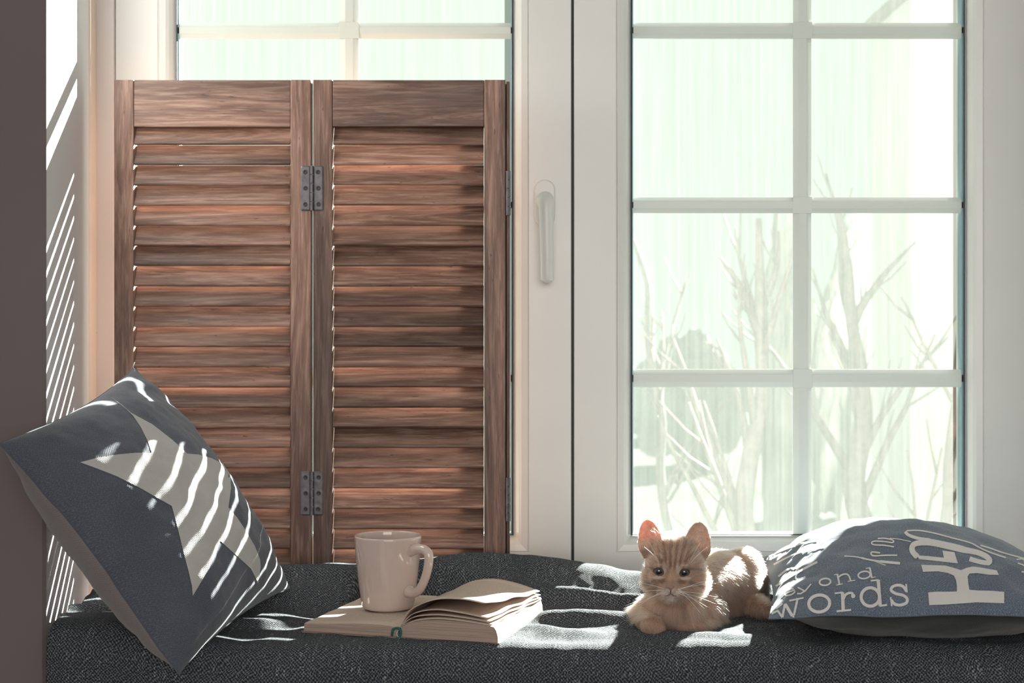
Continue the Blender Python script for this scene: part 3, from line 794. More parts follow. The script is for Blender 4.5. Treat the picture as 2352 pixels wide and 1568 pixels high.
letter('letter', R_(curve([(320, 520), (400, 460), (480, 455), (440, 500), (380, 540)]), 16) + R_(curve([(300, 600), (420, 520), (560, 440), (640, 400)]), 18), 'white swash at the sunlit left side')
letter('letter', R_(curve([(240, 350), (380, 290), (520, 245), (640, 225)]), 16) + R_(curve([(280, 420), (420, 350), (560, 300), (700, 280)]), 14), 'white strokes near the back left corner')
letter('letter', R_(curve([(2290, 380), (2330, 375), (2352, 385)]), 12) + R_(curve([(2300, 410), (2340, 425), (2365, 440)]), 12) + R_(curve([(2330, 480), (2365, 485)]), 12), 'white letters at the right edge')
letter('letter', R_(curve([(1990, 262), (2080, 290), (2180, 325), (2352, 372)]), 12), 'long white stroke on the far slope')

# ================================================================= FOLDING SHUTTER
SD = 2.14                       # front face depth
def sx_(px): return (px - 1176) / F * SD
def sz_(py): return (784 - py) / F * SD
ztop, zbot = sz_(183), -0.4075
shut = empty('folding_shutter', (sx_(716), SD + 0.011, zbot), 'stained pine louvred folding shutter standing upright against the left window', 'shutter')
def slat_mesh(x0, x1):
    # rounded slat section; origin at its centre; tilted: top edge to the window, bottom edge to the room
    w, t = 0.0368, 0.0062; th = math.radians(60)
    sec = []
    for (ex, a0) in ((1, -90), (-1, 90)):
        for k in range(6):
            a = math.radians(a0 + 180 * k / 5)
            sec.append((ex * (w / 2 - t / 2) + math.cos(a) * t / 2, math.sin(a) * t / 2))
    pts = [(a * math.cos(th) - b * math.sin(th), a * math.sin(th) + b * math.cos(th)) for a, b in sec]
    h = (x1 - x0) / 2; V = [(x, y, z) for x in (-h, h) for y, z in pts]; n = len(pts)
    Fc = [(i, (i + 1) % n, (i + 1) % n + n, i + n) for i in range(n)] + [tuple(range(n))[::-1], tuple(range(n, 2 * n))]
    return V, Fc
def panel(xa, xb, xc, xd, top_rail_py, first):
    T_ = 0.022
    for a, b in ((xa, xb), (xc, xd)):
        box('stile', sx_(a), sx_(b) - 0.0003 if b == xb else sx_(b), SD, SD + T_, zbot, ztop, M['wood_z'], shut, bv=0.0012, center=True)
    box('rail', sx_(xb), sx_(xc) - 0.0003, SD + 0.0006, SD + T_ - .001, sz_(top_rail_py), ztop - 0.0003, M['wood_x'], shut, bv=0.001, center=True)
    box('rail', sx_(xb), sx_(xc) - 0.0003, SD + 0.0006, SD + T_ - .001, zbot, -0.348, M['wood_x'], shut, bv=0.001, center=True)
    x0, x1 = sx_(xb) + 0.0006, sx_(xc) - 0.0009
    V, Fc = slat_mesh(x0, x1)
    cx = (x0 + x1) / 2; proto = None; py = first; k = 0
    while sz_(py) > -0.338:
        zc = sz_(py) - 0.0155
        z0 = Vector((cx, SD + 0.0115, zc))
        if proto is None:
            proto = obj('slat', [(cx + v[0], SD + 0.0115 + v[1], zc + v[2]) for v in V], Fc, M['wood_x'], shut, smooth=False, origin=z0); bevel(proto, 0.0002, 1, 50); o = proto
        else:
            o = proto.copy(); COL.objects.link(o); o.location = Vector((z0.x, z0.y, z0.z + H0)) - wloc(shut)
        o.rotation_euler = (math.radians(random.uniform(-0.9, 0.9)), math.radians(random.uniform(-.15, .15)), 0)
        o.location.z += random.uniform(-0.0004, 0.0004)
        py += 46.45; k += 1
panel(262, 307, 667, 714.2, 291, 284)
panel(719, 764, 1112, 1161, 290, 284)
# third leaf folded behind: only its edge strip shows past the second leaf
box('stile', sx_(1163), sx_(1171), SD + 0.003, SD + 0.022, zbot, ztop - 0.002, M['wood_z'], shut, bv=0.001, center=True)
box('stile', sx_(1120), sx_(1171), SD + 0.0235, SD + 0.0445, zbot, ztop - 0.002, M['wood_z'], shut, bv=0.001, center=True)

def hinge(px0, px1, kn, py0, py1, side=False):
    z1, z0 = sz_(py0), sz_(py1); cx = sx_(kn)
    d0 = SD - 0.0004
    h = None
    for a, b in ((px0, kn - 3), (kn + 3, px1)):
        if b - a < 3: continue
        cxp = (sx_(a) + sx_(b)) / 2; czp = (z0 + z1) / 2
        V, Fc = plate(cxp, czp, sx_(b) - sx_(a), z1 - z0, 0.0024, d0 + 0.0006, d0 - 0.0014, 3)
        lf = fix_normals(obj('hinge_leaf', V, Fc, M['metal'], shut, smooth=False))
        for k in range(3):
            zc = z0 + (z1 - z0) * (0.14 + 0.36 * k) + 0.0
            c = (cxp + random.uniform(-.0006, .0006), 0, zc)
            prof = [(0.0034, 0.0), (0.0030, 0.0011), (0.0015, 0.0008), (0.0013, 0.0002)]
            V, Fc = lathe_vf(prof, (0, 0, 0), 14)
            V = [(c[0] + x, d0 - 0.0014 - z, c[2] + y) for x, y, z in V]
            s = fix_normals(obj('screw', V, Fc, M['metal_dark'], lf, smooth=False))
    nk = 5; hh = (z1 - z0) / nk
    for k in range(nk):
        za, zb = z0 + hh * k + 0.0004, z0 + hh * (k + 1) - 0.0004
        V, Fc = tube_vf([(cx, d0 - 0.002, za), (cx, d0 - 0.002, zb)], 0.0026, 12)
        obj('hinge_knuckle', V, Fc, M['metal'], shut, smooth=False)
hinge(691, 743, 716.5, 381, 484)
hinge(691, 743, 716.5, 1082, 1183)
def side_hinge(py0, py1):
    z1, z0 = sz_(py0), sz_(py1)
    box('hinge_leaf', sx_(1162), sx_(1166.5), SD - 0.0012, SD + 0.012, z0, z1, M['metal'], shut, bv=0.0006)
    nk = 5; hh = (z1 - z0) / nk
    for k in range(nk):
        V, Fc = tube_vf([(sx_(1169), SD - 0.0008, z0 + hh * k + .0004), (sx_(1169), SD - 0.0008, z0 + hh * (k + 1) - .0004)], 0.0024, 12)
        obj('hinge_knuckle', V, Fc, M['metal'], shut, smooth=False)
side_hinge(392, 495); side_hinge(1096, 1197)

# ================================================================= BOOK
bz0 = -0.3725
book = empty('open_book', (BK_S[0], BK_S[1] + 0.1, bz0), 'open old book with yellowed loose pages lying under the mug', 'book')
def BL(u, v, z):
    return Vector((BK_S[0] + BK_U[0] * u + BK_V[0] * v, BK_S[1] + BK_U[1] * u + BK_V[1] * v, bz0 + z))
LEN = 0.212
def block(name, prof_top, prof_bot, skew=0.0):
    """page block: section in (u, z), run along v; top face gets printed paper"""
    n = len(prof_top); nv = 14
    V = []; 
    for j in range(nv):
        v = LEN * j / (nv - 1)
        for u, z in prof_top: V.append(BL(u, v, z * (1 + 0.03 * math.sin(j * 1.7))))
        for u, z in prof_bot: V.append(BL(u, v, z))
    m = n + len(prof_bot); Fc, fm, uv = [], [], []
    for j in range(nv - 1):
        for i in range(m):
            a, b = j * m + i, j * m + (i + 1) % m
            Fc.append((a, b, b + m, a + m)); fm.append(0 if i < n - 1 else 1)
    Fc.append(tuple(range(m))[::-1]); fm.append(1); Fc.append(tuple(range((nv - 1) * m, nv * m))); fm.append(1)
    o = obj(name, V, Fc, None, book, smooth=False, mats=[M['page'], M['edges']], fmat=fm)
    fix_normals(o)
    us = [p[0] for p in prof_top]; umin, umax = min(us), max(us); U = []
    for j in range(nv):
        for u, z in list(prof_top) + list(prof_bot): U.append(((u - umin) / (umax - umin), j / (nv - 1)))
    set_uv(o, np.array(U)); return o
ut = np.linspace(-0.130, -0.002, 14)
lt = [(u, 0.0150 - 0.0022 * ((-u) / 0.13) ** 2 - 0.004 * math.exp(u / 0.006) + 0.0010 * math.sin(-u * 40)) for u in ut]
block('left_page_block', lt, [(-0.002, 0.0022), (-0.131, 0.0022)])
ur = np.linspace(0.002, 0.1235, 14)
rt = [(u, 0.0170 + 0.0085 * math.sin(min(u / 0.05, 1) * math.pi / 2) - 0.0045 * max(0, (u - 0.06) / 0.065) ** 2) for u in ur]
block('right_page_block', rt, [(0.1265, 0.0170), (0.1285, 0.0100), (0.1290, 0.0022), (0.002, 0.0022)])
def sheet(name, front, back, th=0.0011, wave=0.0012, v0=0.0, v1=LEN, seed=0):
    nu, nv = 26, 20
    fr = catmull([(u, z, 0) for u, z in front], 12); bk = catmull([(u, z, 0) for u, z in back], 12)
    def samp(c, t):
        f = t * (len(c) - 1); i = min(int(f), len(c) - 2); return c[i].lerp(c[i + 1], f - i)
    Vt, Vb_, U = [], [], []
    for i in range(nu):
        for j in range(nv):
            a, b = i / (nu - 1), j / (nv - 1)
            p = samp(fr, a).lerp(samp(bk, a), b ** 0.85)
            z = p.y + wave * a * math.sin(b * 13 + seed) * (0.4 + b)
            q = BL(p.x + 0.0008 * math.sin(b * 19 + seed), v0 + (v1 - v0) * b, z); Vt.append(q); Vb_.append(q - Vector((0, 0, th))); U.append((a, b))
    n = nu * nv; g = grid_faces(nu, nv); Fc = [tuple(f) for f in g] + [tuple(f[::-1] + n) for f in g]
    for i in range(nu - 1):
        Fc.append((i * nv, (i + 1) * nv, (i + 1) * nv + n, i * nv + n)); k = nv - 1
        Fc.append((i * nv + k, (i + 1) * nv + k, (i + 1) * nv + k + n, i * nv + k + n))
    for j in range(nv - 1):
        Fc.append((j, j + 1, j + 1 + n, j + n)); k = (nu - 1) * nv
        Fc.append((k + j, k + j + 1, k + j + 1 + n, k + j + n))
    o = obj(name, Vt + Vb_, Fc, M['page'], book); fix_normals(o); set_uv(o, np.array(U + U)); return o
sheet('page', [(0.001, 0.016), (0.012, 0.036), (0.045, 0.0510), (0.080, 0.0535), (0.108, 0.0500)], [(0.001, 0.017), (0.02, 0.036), (0.055, 0.0430), (0.09, 0.0385), (0.124, 0.0285)], 0.0009, 0.0012, seed=1)
sheet('page', [(0.001, 0.015), (0.015, 0.031), (0.045, 0.0385), (0.080, 0.0365), (0.113, 0.0315)], [(0.001, 0.016), (0.02, 0.030), (0.055, 0.034), (0.09, 0.031), (0.1255, 0.0245)], 0.0008, 0.0010, seed=2.3)
sheet('page', [(0.001, 0.0145), (0.018, 0.0275), (0.050, 0.0325), (0.085, 0.0310), (0.117, 0.0275)], [(0.001, 0.015), (0.02, 0.0275), (0.055, 0.030), (0.09, 0.0275), (0.127, 0.0225)], 0.0008, 0.0008, seed=4)
sheet('page', [(0.001, 0.014), (0.02, 0.0235), (0.050, 0.0280), (0.085, 0.0270), (0.120, 0.0235)], [(0.001, 0.0145), (0.02, 0.0245), (0.055, 0.0275), (0.09, 0.0255), (0.128, 0.0205)], 0.0010, 0.0006, seed=5)
def board(name, u0, u1):
    V = [BL(u, v, z) for z in (0.0, 0.0021) for v in (-0.0015, LEN + 0.0015) for u in (u0, u1)]
    f = [(0, 2, 3, 1), (4, 5, 7, 6), (0, 1, 5, 4), (2, 6, 7, 3), (0, 4, 6, 2), (1, 3, 7, 5)]
    o = obj(name, V, f, M['cover'], book, smooth=False); fix_normals(o)
board('cover_board', -0.133, -0.0035); board('cover_board', 0.0015, 0.1315)
pts = [BL(-0.010, -0.001, 0.003), BL(-0.008, -0.002, 0.011), BL(-0.002, -0.0025, 0.0135), BL(0.002, -0.002, 0.010), BL(0.001, -0.002, 0.003), BL(-0.003, -0.0025, 0.0)]
o = obj('headband', *tube_vf(catmull(pts, 5), 0.0017, 8), M['green'], book); o['label'] = 'dark green cloth headband at the spine'
pts = [BL(0.000, -0.002, 0.012), BL(-0.003, -0.003, 0.006), BL(0.001, -0.003, 0.001), BL(0.003, -0.005, -0.001)]
obj('frayed_thread', *tube_vf(catmull(pts, 5), 0.0006, 5), M['thread'], book)

# ================================================================= MUG
mz = bz0 + 0.0162
mc = Vector(((891 - 1176) / F * 1.90, 1.90, mz))
mug = empty('mug', mc, 'cream ceramic mug with a handle standing on the open book', 'mug')
prof = [(0.0, 0.0), (0.0285, 0.0), (0.0305, 0.0012), (0.0325, 0.0015), (0.0345, 0.0045), (0.0362, 0.012), (0.0383, 0.028), (0.0405, 0.046), (0.0424, 0.064), (0.0438, 0.080), (0.0447, 0.0915), (0.0450, 0.0955), (0.0447, 0.0972), (0.0438, 0.0980), (0.0428, 0.0976),
        (0.0420, 0.0962), (0.0414, 0.091), (0.0405, 0.080), (0.0390, 0.062), (0.0370, 0.042), (0.0345, 0.018), (0.0320, 0.009), (0.026, 0.0062), (0.012, 0.0055), (0.0001, 0.0055)]
pc = catmull([(r, z, 0) for r, z in prof[1:]], 3)
V, Fc = lathe_vf([(max(p.x, 0.0001), p.y) for p in pc], mc, 72)
fix_normals(obj('cup', V, Fc, M['ceramic'], mug))
ang = math.radians(-40); hd = Vector((math.cos(ang), math.sin(ang), 0))
pts = [(0.0395, 0.0800), (0.0520, 0.0838), (0.0650, 0.0848), (0.0738, 0.0805), (0.0750, 0.0700), (0.0715, 0.0555), (0.0655, 0.0420), (0.0580, 0.0315), (0.0480, 0.0262), (0.0378, 0.0270)]
cp = catmull([mc + hd * r + Vector((0, 0, z)) for r, z in pts], 6)
rr = np.interp(np.linspace(0, 9, len(cp)), range(10), [0.0085, 0.0068, 0.0062, 0.0062, 0.0060, 0.0058, 0.0058, 0.0060, 0.0066, 0.0085])
fix_normals(obj('handle', *tube_vf(cp, list(rr), 18, 1.0), M['ceramic'], mug))

#KITTEN
# ================================================================= KITTEN
KO = (0.240, 1.86, -0.3745)
kit = empty('kitten', KO, 'small ginger tabby kitten lying on the blanket and facing the room', 'cat')
def ball(px, py, d, r, sx=1.0, sy=1.0, sz=1.0):
    c = P(px, py, d); return (c.x, c.y, c.z, r / 100 * sx, r / 100 * sy, r / 100 * sz)
def chain(a, b, n):
    out = []
    for k in range(n + 1):
        t = k / n; out.append(tuple(a[i] + (b[i] - a[i]) * t for i in range(6)))
    return out
balls = []
head = ball(1550, 1303, 1.826, 3.75, 1.0, 1.0, 0.93)
balls += [head, ball(1549, 1284, 1.832, 3.3), ball(1514, 1330, 1.818, 2.2), ball(1584, 1331, 1.820, 2.3), ball(1546, 1342, 1.813, 2.4)]
balls += chain(ball(1544, 1318, 1.800, 1.25), ball(1540, 1346, 1.788, 1.0), 5)                       # nose bridge
balls += [ball(1529, 1356, 1.793, 1.05), ball(1553, 1356, 1.793, 1.05), ball(1541, 1366, 1.797, 0.95)]   # whisker pads, chin
balls += [ball(1512, 1296, 1.803, 1.3), ball(1574, 1297, 1.804, 1.3), ball(1515, 1326, 1.80, 1.3), ball(1572, 1327, 1.802, 1.3)]   # brows and lower lids
balls += chain(ball(1552, 1350, 1.85, 3.0), ball(1553, 1400, 1.855, 4.1), 6)                         # neck to chest
balls += [ball(1500, 1405, 1.862, 2.3), ball(1608, 1402, 1.865, 2.9), ball(1630, 1420, 1.87, 2.0)]
balls += chain(ball(1480, 1412, 1.86, 1.8), ball(1485, 1428, 1.835, 1.45), 4) + chain(ball(1485, 1428, 1.835, 1.45), ball(1500, 1437, 1.800, 1.25), 5) + [ball(1500, 1438, 1.793, 1.38, 1.12, 1, .92)]
balls += chain(ball(1638, 1425, 1.865, 1.6), ball(1610, 1441, 1.830, 1.2), 5) + chain(ball(1610, 1441, 1.830, 1.2), ball(1566, 1441, 1.822, 1.05), 4)
balls += chain(ball(1575, 1360, 1.89, 4.2), ball(1640, 1345, 1.945, 4.7), 6) + chain(ball(1640, 1345, 1.945, 4.7), ball(1686, 1344, 1.99, 4.6), 6)
balls += chain(ball(1600, 1395, 1.90, 3.5), ball(1700, 1385, 1.98, 3.2), 8)
balls += [ball(1700, 1312, 1.975, 3.0), ball(1706, 1300, 1.97, 2.3), ball(1690, 1345, 1.955, 3.2)]               # raised haunch
balls += chain(ball(1708, 1375, 1.955, 2.2), ball(1738, 1395, 1.925, 1.4), 4) + chain(ball(1738, 1395, 1.925, 1.4), ball(1762, 1403, 1.905, 1.05), 4)
tailp = catmull([P(1712, 1340, 2.03), P(1742, 1362, 2.05), P(1775, 1385, 2.03), P(1800, 1392, 1.99)], 6)
balls += [(p.x, p.y, p.z, 0.011 - 0.0003 * i,) * 1 + (0.011 - 0.0003 * i, 0.011 - 0.0003 * i) for i, p in enumerate(tailp)]
bm = bmesh.new()
for bx_, by_, bz_, rx, ry, rz in balls:
    bmesh.ops.create_icosphere(bm, subdivisions=3, radius=1.0, matrix=Matrix.Translation((bx_, by_, bz_)) @ Matrix.Diagonal((rx, ry, rz, 1)))
# toe bumps on the left-hand paw
for dx in (-0.0085, -0.003, 0.003, 0.0085):
    c = P(1500, 1442, 1.783)
    bmesh.ops.create_icosphere(bm, subdivisions=2, radius=0.0052, matrix=Matrix.Translation((c.x + dx, c.y + abs(dx) * 0.5, c.z - 0.001)))
def add_closed(bm, V, Fc):
    vs_ = [bm.verts.new(v) for v in V]
    for f in Fc:
        try: bm.faces.new([vs_[i] for i in f])
        except ValueError: pass
def ear(side, base_c, tip, half, roll):
    """cupped ear blade, opening towards the face"""
    base_c, tip = Vector(base_c), Vector(tip)
    up = tip - base_c; h = up.length; up.normalize()
    fwd = Vector((0.30 * side, -1, 0)); fwd = (fwd - up * fwd.dot(up)).normalized(); rt = up.cross(fwd).normalized()
    nu, nv = 15, 18; th = 0.0020; outer, inner = [], []
    for j in range(nv):
        v = j / (nv - 1)
        wd = half * ((1 - v ** 3.6) ** 0.5) * (1.0 + 0.05 * math.sin(v * math.pi)) * (1 - 0.25 * v)
        wd *= 0.70 + 0.30 * float(smooth(0.0, 0.35, v)); wd = max(wd, 0.0012)
        for i in range(nu):
            u = -1 + 2 * i / (nu - 1)
            cup = 0.85 * (1 - v * 0.45)
            p = base_c + up * (h * v * 1.0) + rt * (wd * u) - fwd * (wd * cup * (1 - u * u)) + fwd * (0.006 * (1 - v)) - fwd * 0.004 * v
            outer.append(p - fwd * th * 0.5); inner.append(p + fwd * th * 0.5)
    n = nu * nv; g = []
    for j in range(nv - 1):
        for i in range(nu - 1):
            a = j * nu + i; g += [(a, a + 1, a + nu + 1, a + nu), (a + n, a + nu + n, a + nu + 1 + n, a + 1 + n)]
    for j in range(nv - 1):
        a = j * nu; g.append((a, a + nu, a + nu + n, a + n)); b = a + nu - 1; g.append((b, b + n, b + nu + n, b + nu))
    for i in range(nu - 1):
        g.append((i, i + n, i + 1 + n, i + 1)); k = (nv - 1) * nu + i; g.append((k, k + 1, k + 1 + n, k + n))
    add_closed(bm, outer + inner, g)
    return up, fwd, rt
EL = (P(1502, 1278, 1.826), P(1483, 1192, 1.834), 0.0182)
ER = (P(1594, 1282, 1.828), P(1613, 1199, 1.836), 0.0212)
ear(-1, *EL, 0); ear(1, *ER, 0)
tmp = bpy.data.meshes.new('tmp'); bm.to_mesh(tmp); bm.free()
to = bpy.data.objects.new('tmp', tmp); COL.objects.link(to)
rm = to.modifiers.new('r', 'REMESH'); rm.mode = 'VOXEL'; rm.voxel_size = 0.00115
smm = to.modifiers.new('s', 'SMOOTH'); smm.factor = 0.5; smm.iterations = 5
dg = bpy.context.evaluated_depsgraph_get()
em = bpy.data.meshes.new_from_object(to.evaluated_get(dg))
KV = np.zeros(3 * len(em.vertices)); em.vertices.foreach_get('co', KV); KV = KV.reshape(-1, 3)
KF = np.zeros(4 * len(em.polygons), dtype=np.int32)
KF = np.array([tuple(p.vertices) if len(p.vertices) == 4 else tuple(p.vertices) + (p.vertices[-1],) for p in em.polygons])
KFl = [tuple(p.vertices) for p in em.polygons]
bpy.data.objects.remove(to)
hfl = hb(KV[:, 0], KV[:, 1]) + 0.0004
KV[:, 2] = np.maximum(KV[:, 2], hfl)

def proj(Q): return 1176 + Q[:, 0] / Q[:, 1] * F, 784 - Q[:, 2] / Q[:, 1] * F
FACE = np.array(P(1542, 1335, 1.795))
def ear_mask(Q):
    px, py = proj(Q)
    l = (py < 1262) & (px < 1530) & (Q[:, 1] < 1.86); r = (py < 1264) & (px > 1574) & (px < 1640) & (Q[:, 1] < 1.865)
    # stay above the skull's own dome
    dome = ((Q[:, 0] - head[0]) ** 2 + (Q[:, 1] - head[1]) ** 2 + (Q[:, 2] - head[2]) ** 2) ** 0.5
    return (l | r) & (dome > 0.040)
def coat(Q, jitter=0.0):
    """colour of the coat: pale ginger with darker tabby marks"""
    px, py = proj(Q)
    n = fbm(Q[:, 0] * 160, Q[:, 2] * 160 + Q[:, 1] * 90, 3.0, 3)
    base = np.array([0.32, 0.200, 0.145]); dark = np.array([0.115, 0.060, 0.042]); pale = np.array([0.52, 0.42, 0.37])
    hd_ = (px > 1455) & (px < 1645) & (py < 1385) & (Q[:, 1] < 1.875)
    w = np.zeros(len(Q)); l = np.zeros(len(Q))
    cx = 1545 + (py - 1300) * -0.08
    # forehead stripes converge on the brow
    fh = hd_ & (py < 1312) & (py > 1215)
    uu = (px - cx) / (0.55 + 0.45 * np.clip((1315 - py) / 70, 0, 1.4))
    st = (np.cos(uu * 2 * np.pi / 16.0 + n * 1.5 + np.pi) > 0.1) * smooth(46, 30, np.abs(px - cx)) * smooth(1314, 1298, py)
    w = np.where(fh, st * 0.85, w)
    # lines out from the outer corner of each eye and lower cheek lines
    for (ax, ay, bx, by, wd) in ((1500, 1305, 1470, 1302, 4.0), (1584, 1306, 1624, 1312, 4.5), (1503, 1334, 1474, 1345, 5), (1585, 1336, 1620, 1350, 5), (1522, 1288, 1500, 1270, 3.5), (1572, 1288, 1597, 1268, 3.5)):
        tt = np.clip(((px - ax) * (bx - ax) + (py - ay) * (by - ay)) / ((bx - ax) ** 2 + (by - ay) ** 2), 0, 1)
        dd = np.hypot(px - ax - tt * (bx - ax), py - ay - tt * (by - ay))
        w = np.maximum(w, hd_ * smooth(wd, wd * 0.4, dd) * 0.9)
    # darker coat patches below the eyes beside the nose
    for (ax, ay, rx, ry, k) in ((1520, 1334, 14, 8, .75), (1566, 1335, 14, 8, .75)):
        w = np.maximum(w, hd_ * smooth(1.0, 0.4, np.hypot((px - ax) / rx, (py - ay) / ry)) * k)
    # pale: muzzle, chin, eye rims, inner brow
    for (ax, ay, rx, ry, k) in ((1541, 1362, 27, 16, 1.0), (1541, 1376, 18, 8, 1.0), (1512, 1326, 16, 5, .8), (1574, 1328, 16, 5, .8), (1527, 1305, 6, 16, .6), (1557, 1307, 6, 16, .6), (1512, 1297, 13, 3.5, .6), (1573, 1298, 13, 3.5, .6)):
        l = np.maximum(l, hd_ * smooth(1.0, 0.5, np.hypot((px - ax) / rx, (py - ay) / ry)) * k)
    body = ~hd_
    t_ = Q[:, 0] * 0.8 + Q[:, 1] * 0.9
    bs_ = smooth(0.15, 0.7, np.sin(t_ * 2 * np.pi / 0.021 + 2.2 * fbm(Q[:, 2] * 35, t_ * 22, 6.0, 2))) * 0.6 * smooth(-0.372, -0.33, Q[:, 2])
    w = np.where(body, bs_, w)
    c = base[None] * (1 + 0.35 * n[:, None]); c = c + (dark - c) * w[:, None] * 0.8; c = c + (pale - c) * l[:, None] * 0.9
    em_ = ear_mask(Q)
    c = np.where(em_[:, None], np.array([0.36, 0.235, 0.18]) * (1 + 0.3 * n[:, None]), c)
    if jitter: c = c * RNG.uniform(1 - jitter, 1 + jitter, (len(Q), 1))
    return np.clip(c, 0.01, 0.97)

t = NT('kitten_undercoat'); at = t.n('ShaderNodeAttribute', attribute_name='tint')
M['undercoat'] = t.pbr(at.outputs['Color'], 0.9, None, Specular_IOR_Level=0.1)
t = NT('ear_skin'); v = t.coord()
n_ = t.noise(v, 260, 3)
M['ear_skin'] = t.pbr(t.ramp(n_, [(0.3, (0.52, 0.34, 0.26)), (0.7, (0.64, 0.47, 0.38))]), 0.6, None, Subsurface_Weight=0.7, Subsurface_Scale=0.0026, Specular_IOR_Level=0.2)
t.b.inputs['Subsurface Radius'].default_value = (1.0, 0.75, 0.62)
# sockets for the eyes
EYE_PX = ((1512.5, 1312), (1572.5, 1314))
_px, _py = proj(KV)
for ex, ey in EYE_PX:
    dn_ = np.hypot((_px - ex) / 11.2, (_py - ey) / 9.0)
    KV[:, 1] += np.where(KV[:, 1] < 1.82, 0.006 * smooth(1.0, 0.72, dn_), 0)
cen = KV[KF[:, 0]]
fm = ear_mask(cen).astype(int)
kb = obj('body', KV, KFl, None, kit, mats=[M['undercoat'], M['ear_skin']], fmat=fm)
ca = kb.data.color_attributes.new('tint', 'FLOAT_COLOR', 'POINT')
ca.data.foreach_set('color', np.concatenate([coat(KV), np.ones((len(KV), 1))], 1).astype(np.float32).ravel())
kbv = bvh_of(kb)
def on_face(px, py):
    d = Vector(((px - 1176) / F, 1, (784 - py) / F)); h, n, _, _ = kbv.ray_cast(Vector((0, 0, 0)), d.normalized())
    return h, (n if n.dot(d) < 0 else -n)

# eyes
t = NT('kitten_eye'); v = t.coord('Object', (1, 1, 1))
rad_ = t.n('ShaderNodeVectorMath', {0: t.n('ShaderNodeMapping', {0: v, 3: (1, 0, 1)}).outputs[0]}, operation='LENGTH').outputs['Value']
c_ = t.ramp(t.math('MULTIPLY', rad_, 130.0), [(0.0, (0.004, 0.005, 0.006)), (0.44, (0.004, 0.006, 0.007)), (0.50, (0.045, 0.065, 0.068)), (0.68, (0.075, 0.105, 0.11)), (0.78, (0.03, 0.04, 0.045)), (1.0, (0.015, 0.012, 0.012))])
M['eye'] = t.pbr(c_, 0.06, None, Coat_Weight=1.0)
M['lid'] = mat_plain('dark_eye_rim', (0.07, 0.042, 0.036), 0.6)
M['nose'] = mat_plain('pink_nose', (0.30, 0.16, 0.13), 0.5, 300, 0.1)
M['whisk'] = mat_plain('white_whisker', (0.9, 0.88, 0.85), 0.4)
EYES = []
for ex, ey in EYE_PX:
    s = 1 if ex > 1545 else -1
    ring = []
    for k in range(33):
        a = 2 * math.pi * k / 32
        dx = 11.0 * math.cos(a); dy = -8.8 * math.sin(a) * (0.86 if math.sin(a) > 0 else 1.0) - 1.5 * math.cos(a) * s
        hh, nn_ = on_face(ex + dx, ey + dy); ring.append(hh.copy())
    ym = sum(p.y for p in ring) / 33
    re = 0.0076
    c = P(ex - 0.8 * s, ey, ym); c.y = ym + 0.0052
    bm = bmesh.new(); bmesh.ops.create_uvsphere(bm, u_segments=40, v_segments=26, radius=re)
    V = [v.co + c for v in bm.verts]; Fc = [tuple(q.index for q in f.verts) for f in bm.faces]; bm.free()
    obj('eye', V, Fc, M['eye'], kit, origin=c)
    EYES.append((ring[0], ex, ey))
    lid = []
    for p in ring:
        rr_ = (p.x - c.x) ** 2 + (p.z - c.z) ** 2
        lid.append(Vector((p.x, min(p.y - 0.0002, c.y - math.sqrt(max(re * re - rr_, 0)) + 0.0002), p.z)))
    obj('eyelid', *tube_vf(lid, 0.00095, 6), M['lid'], kit)
# nose and mouth
h, n_ = on_face(1540.5, 1349)
bm = bmesh.new(); bmesh.ops.create_icosphere(bm, subdivisions=3, radius=1)
V = []
for v in bm.verts:
    x, y, z = v.co; wv_ = 0.0050 * (0.45 + 0.55 * smooth(-1.0, 0.6, z)); V.append(Vector((h.x + x * wv_, h.y + 0.0010 + y * 0.0026, h.z + z * 0.0036)))
Fc = [tuple(q.index for q in f.verts) for f in bm.faces]; bm.free()
obj('nose', V, Fc, M['nose'], kit)
for s in (-1, 1):
    pts = []
    for q in ((1540.5, 1355), (1540.5, 1362), (1540.5 + 6 * s, 1367), (1540.5 + 14 * s, 1368)):
        hh, _ = on_face(*q); pts.append(hh + Vector((0, -0.0004, 0)))
    obj('mouth_line', *tube_vf(catmull(pts, 4), 0.0005, 5), M['lid'], kit)
# whiskers
rg = random.Random(4)
for s, wl in ((-1, [(-85, -18), (-70, 6), (-55, 30), (-60, 22)]), (1, [(120, -18), (95, -30), (85, 12), (70, 32), (60, 44), (48, 50), (90, 28)])):
    for k, (dx, dy) in enumerate(wl):
        hh, _ = on_face(1541 + s * (14 + 2 * (k % 3)), 1352 + 3 * (k % 4))
        e = hh + Vector((dx * 0.00055, -0.006 + 0.004 * rg.random(), -dy * 0.00055))
        m_ = hh.lerp(e, 0.5) + Vector((0, -0.003, 0.002))
        cpw = catmull([hh, m_, e], 6)
        obj('whisker', *tube_vf(cpw, list(np.linspace(0.00022, 0.00008, len(cpw))), 4), M['whisk'], kit)
for s, (bx_, by_) in ((-1, (1508, 1292)), (1, (1578, 1293))):
    for dx, dy in ((22, -46), (34, -36)):
        hh, _ = on_face(bx_ + dx * .2, by_); e = hh + Vector((dx * s * 0.0006, -0.010, -dy * 0.0006))
        obj('whisker', *tube_vf(catmull([hh, hh.lerp(e, .5) + Vector((0, -.003, .002)), e], 5), 0.00014, 4), M['whisk'], kit)

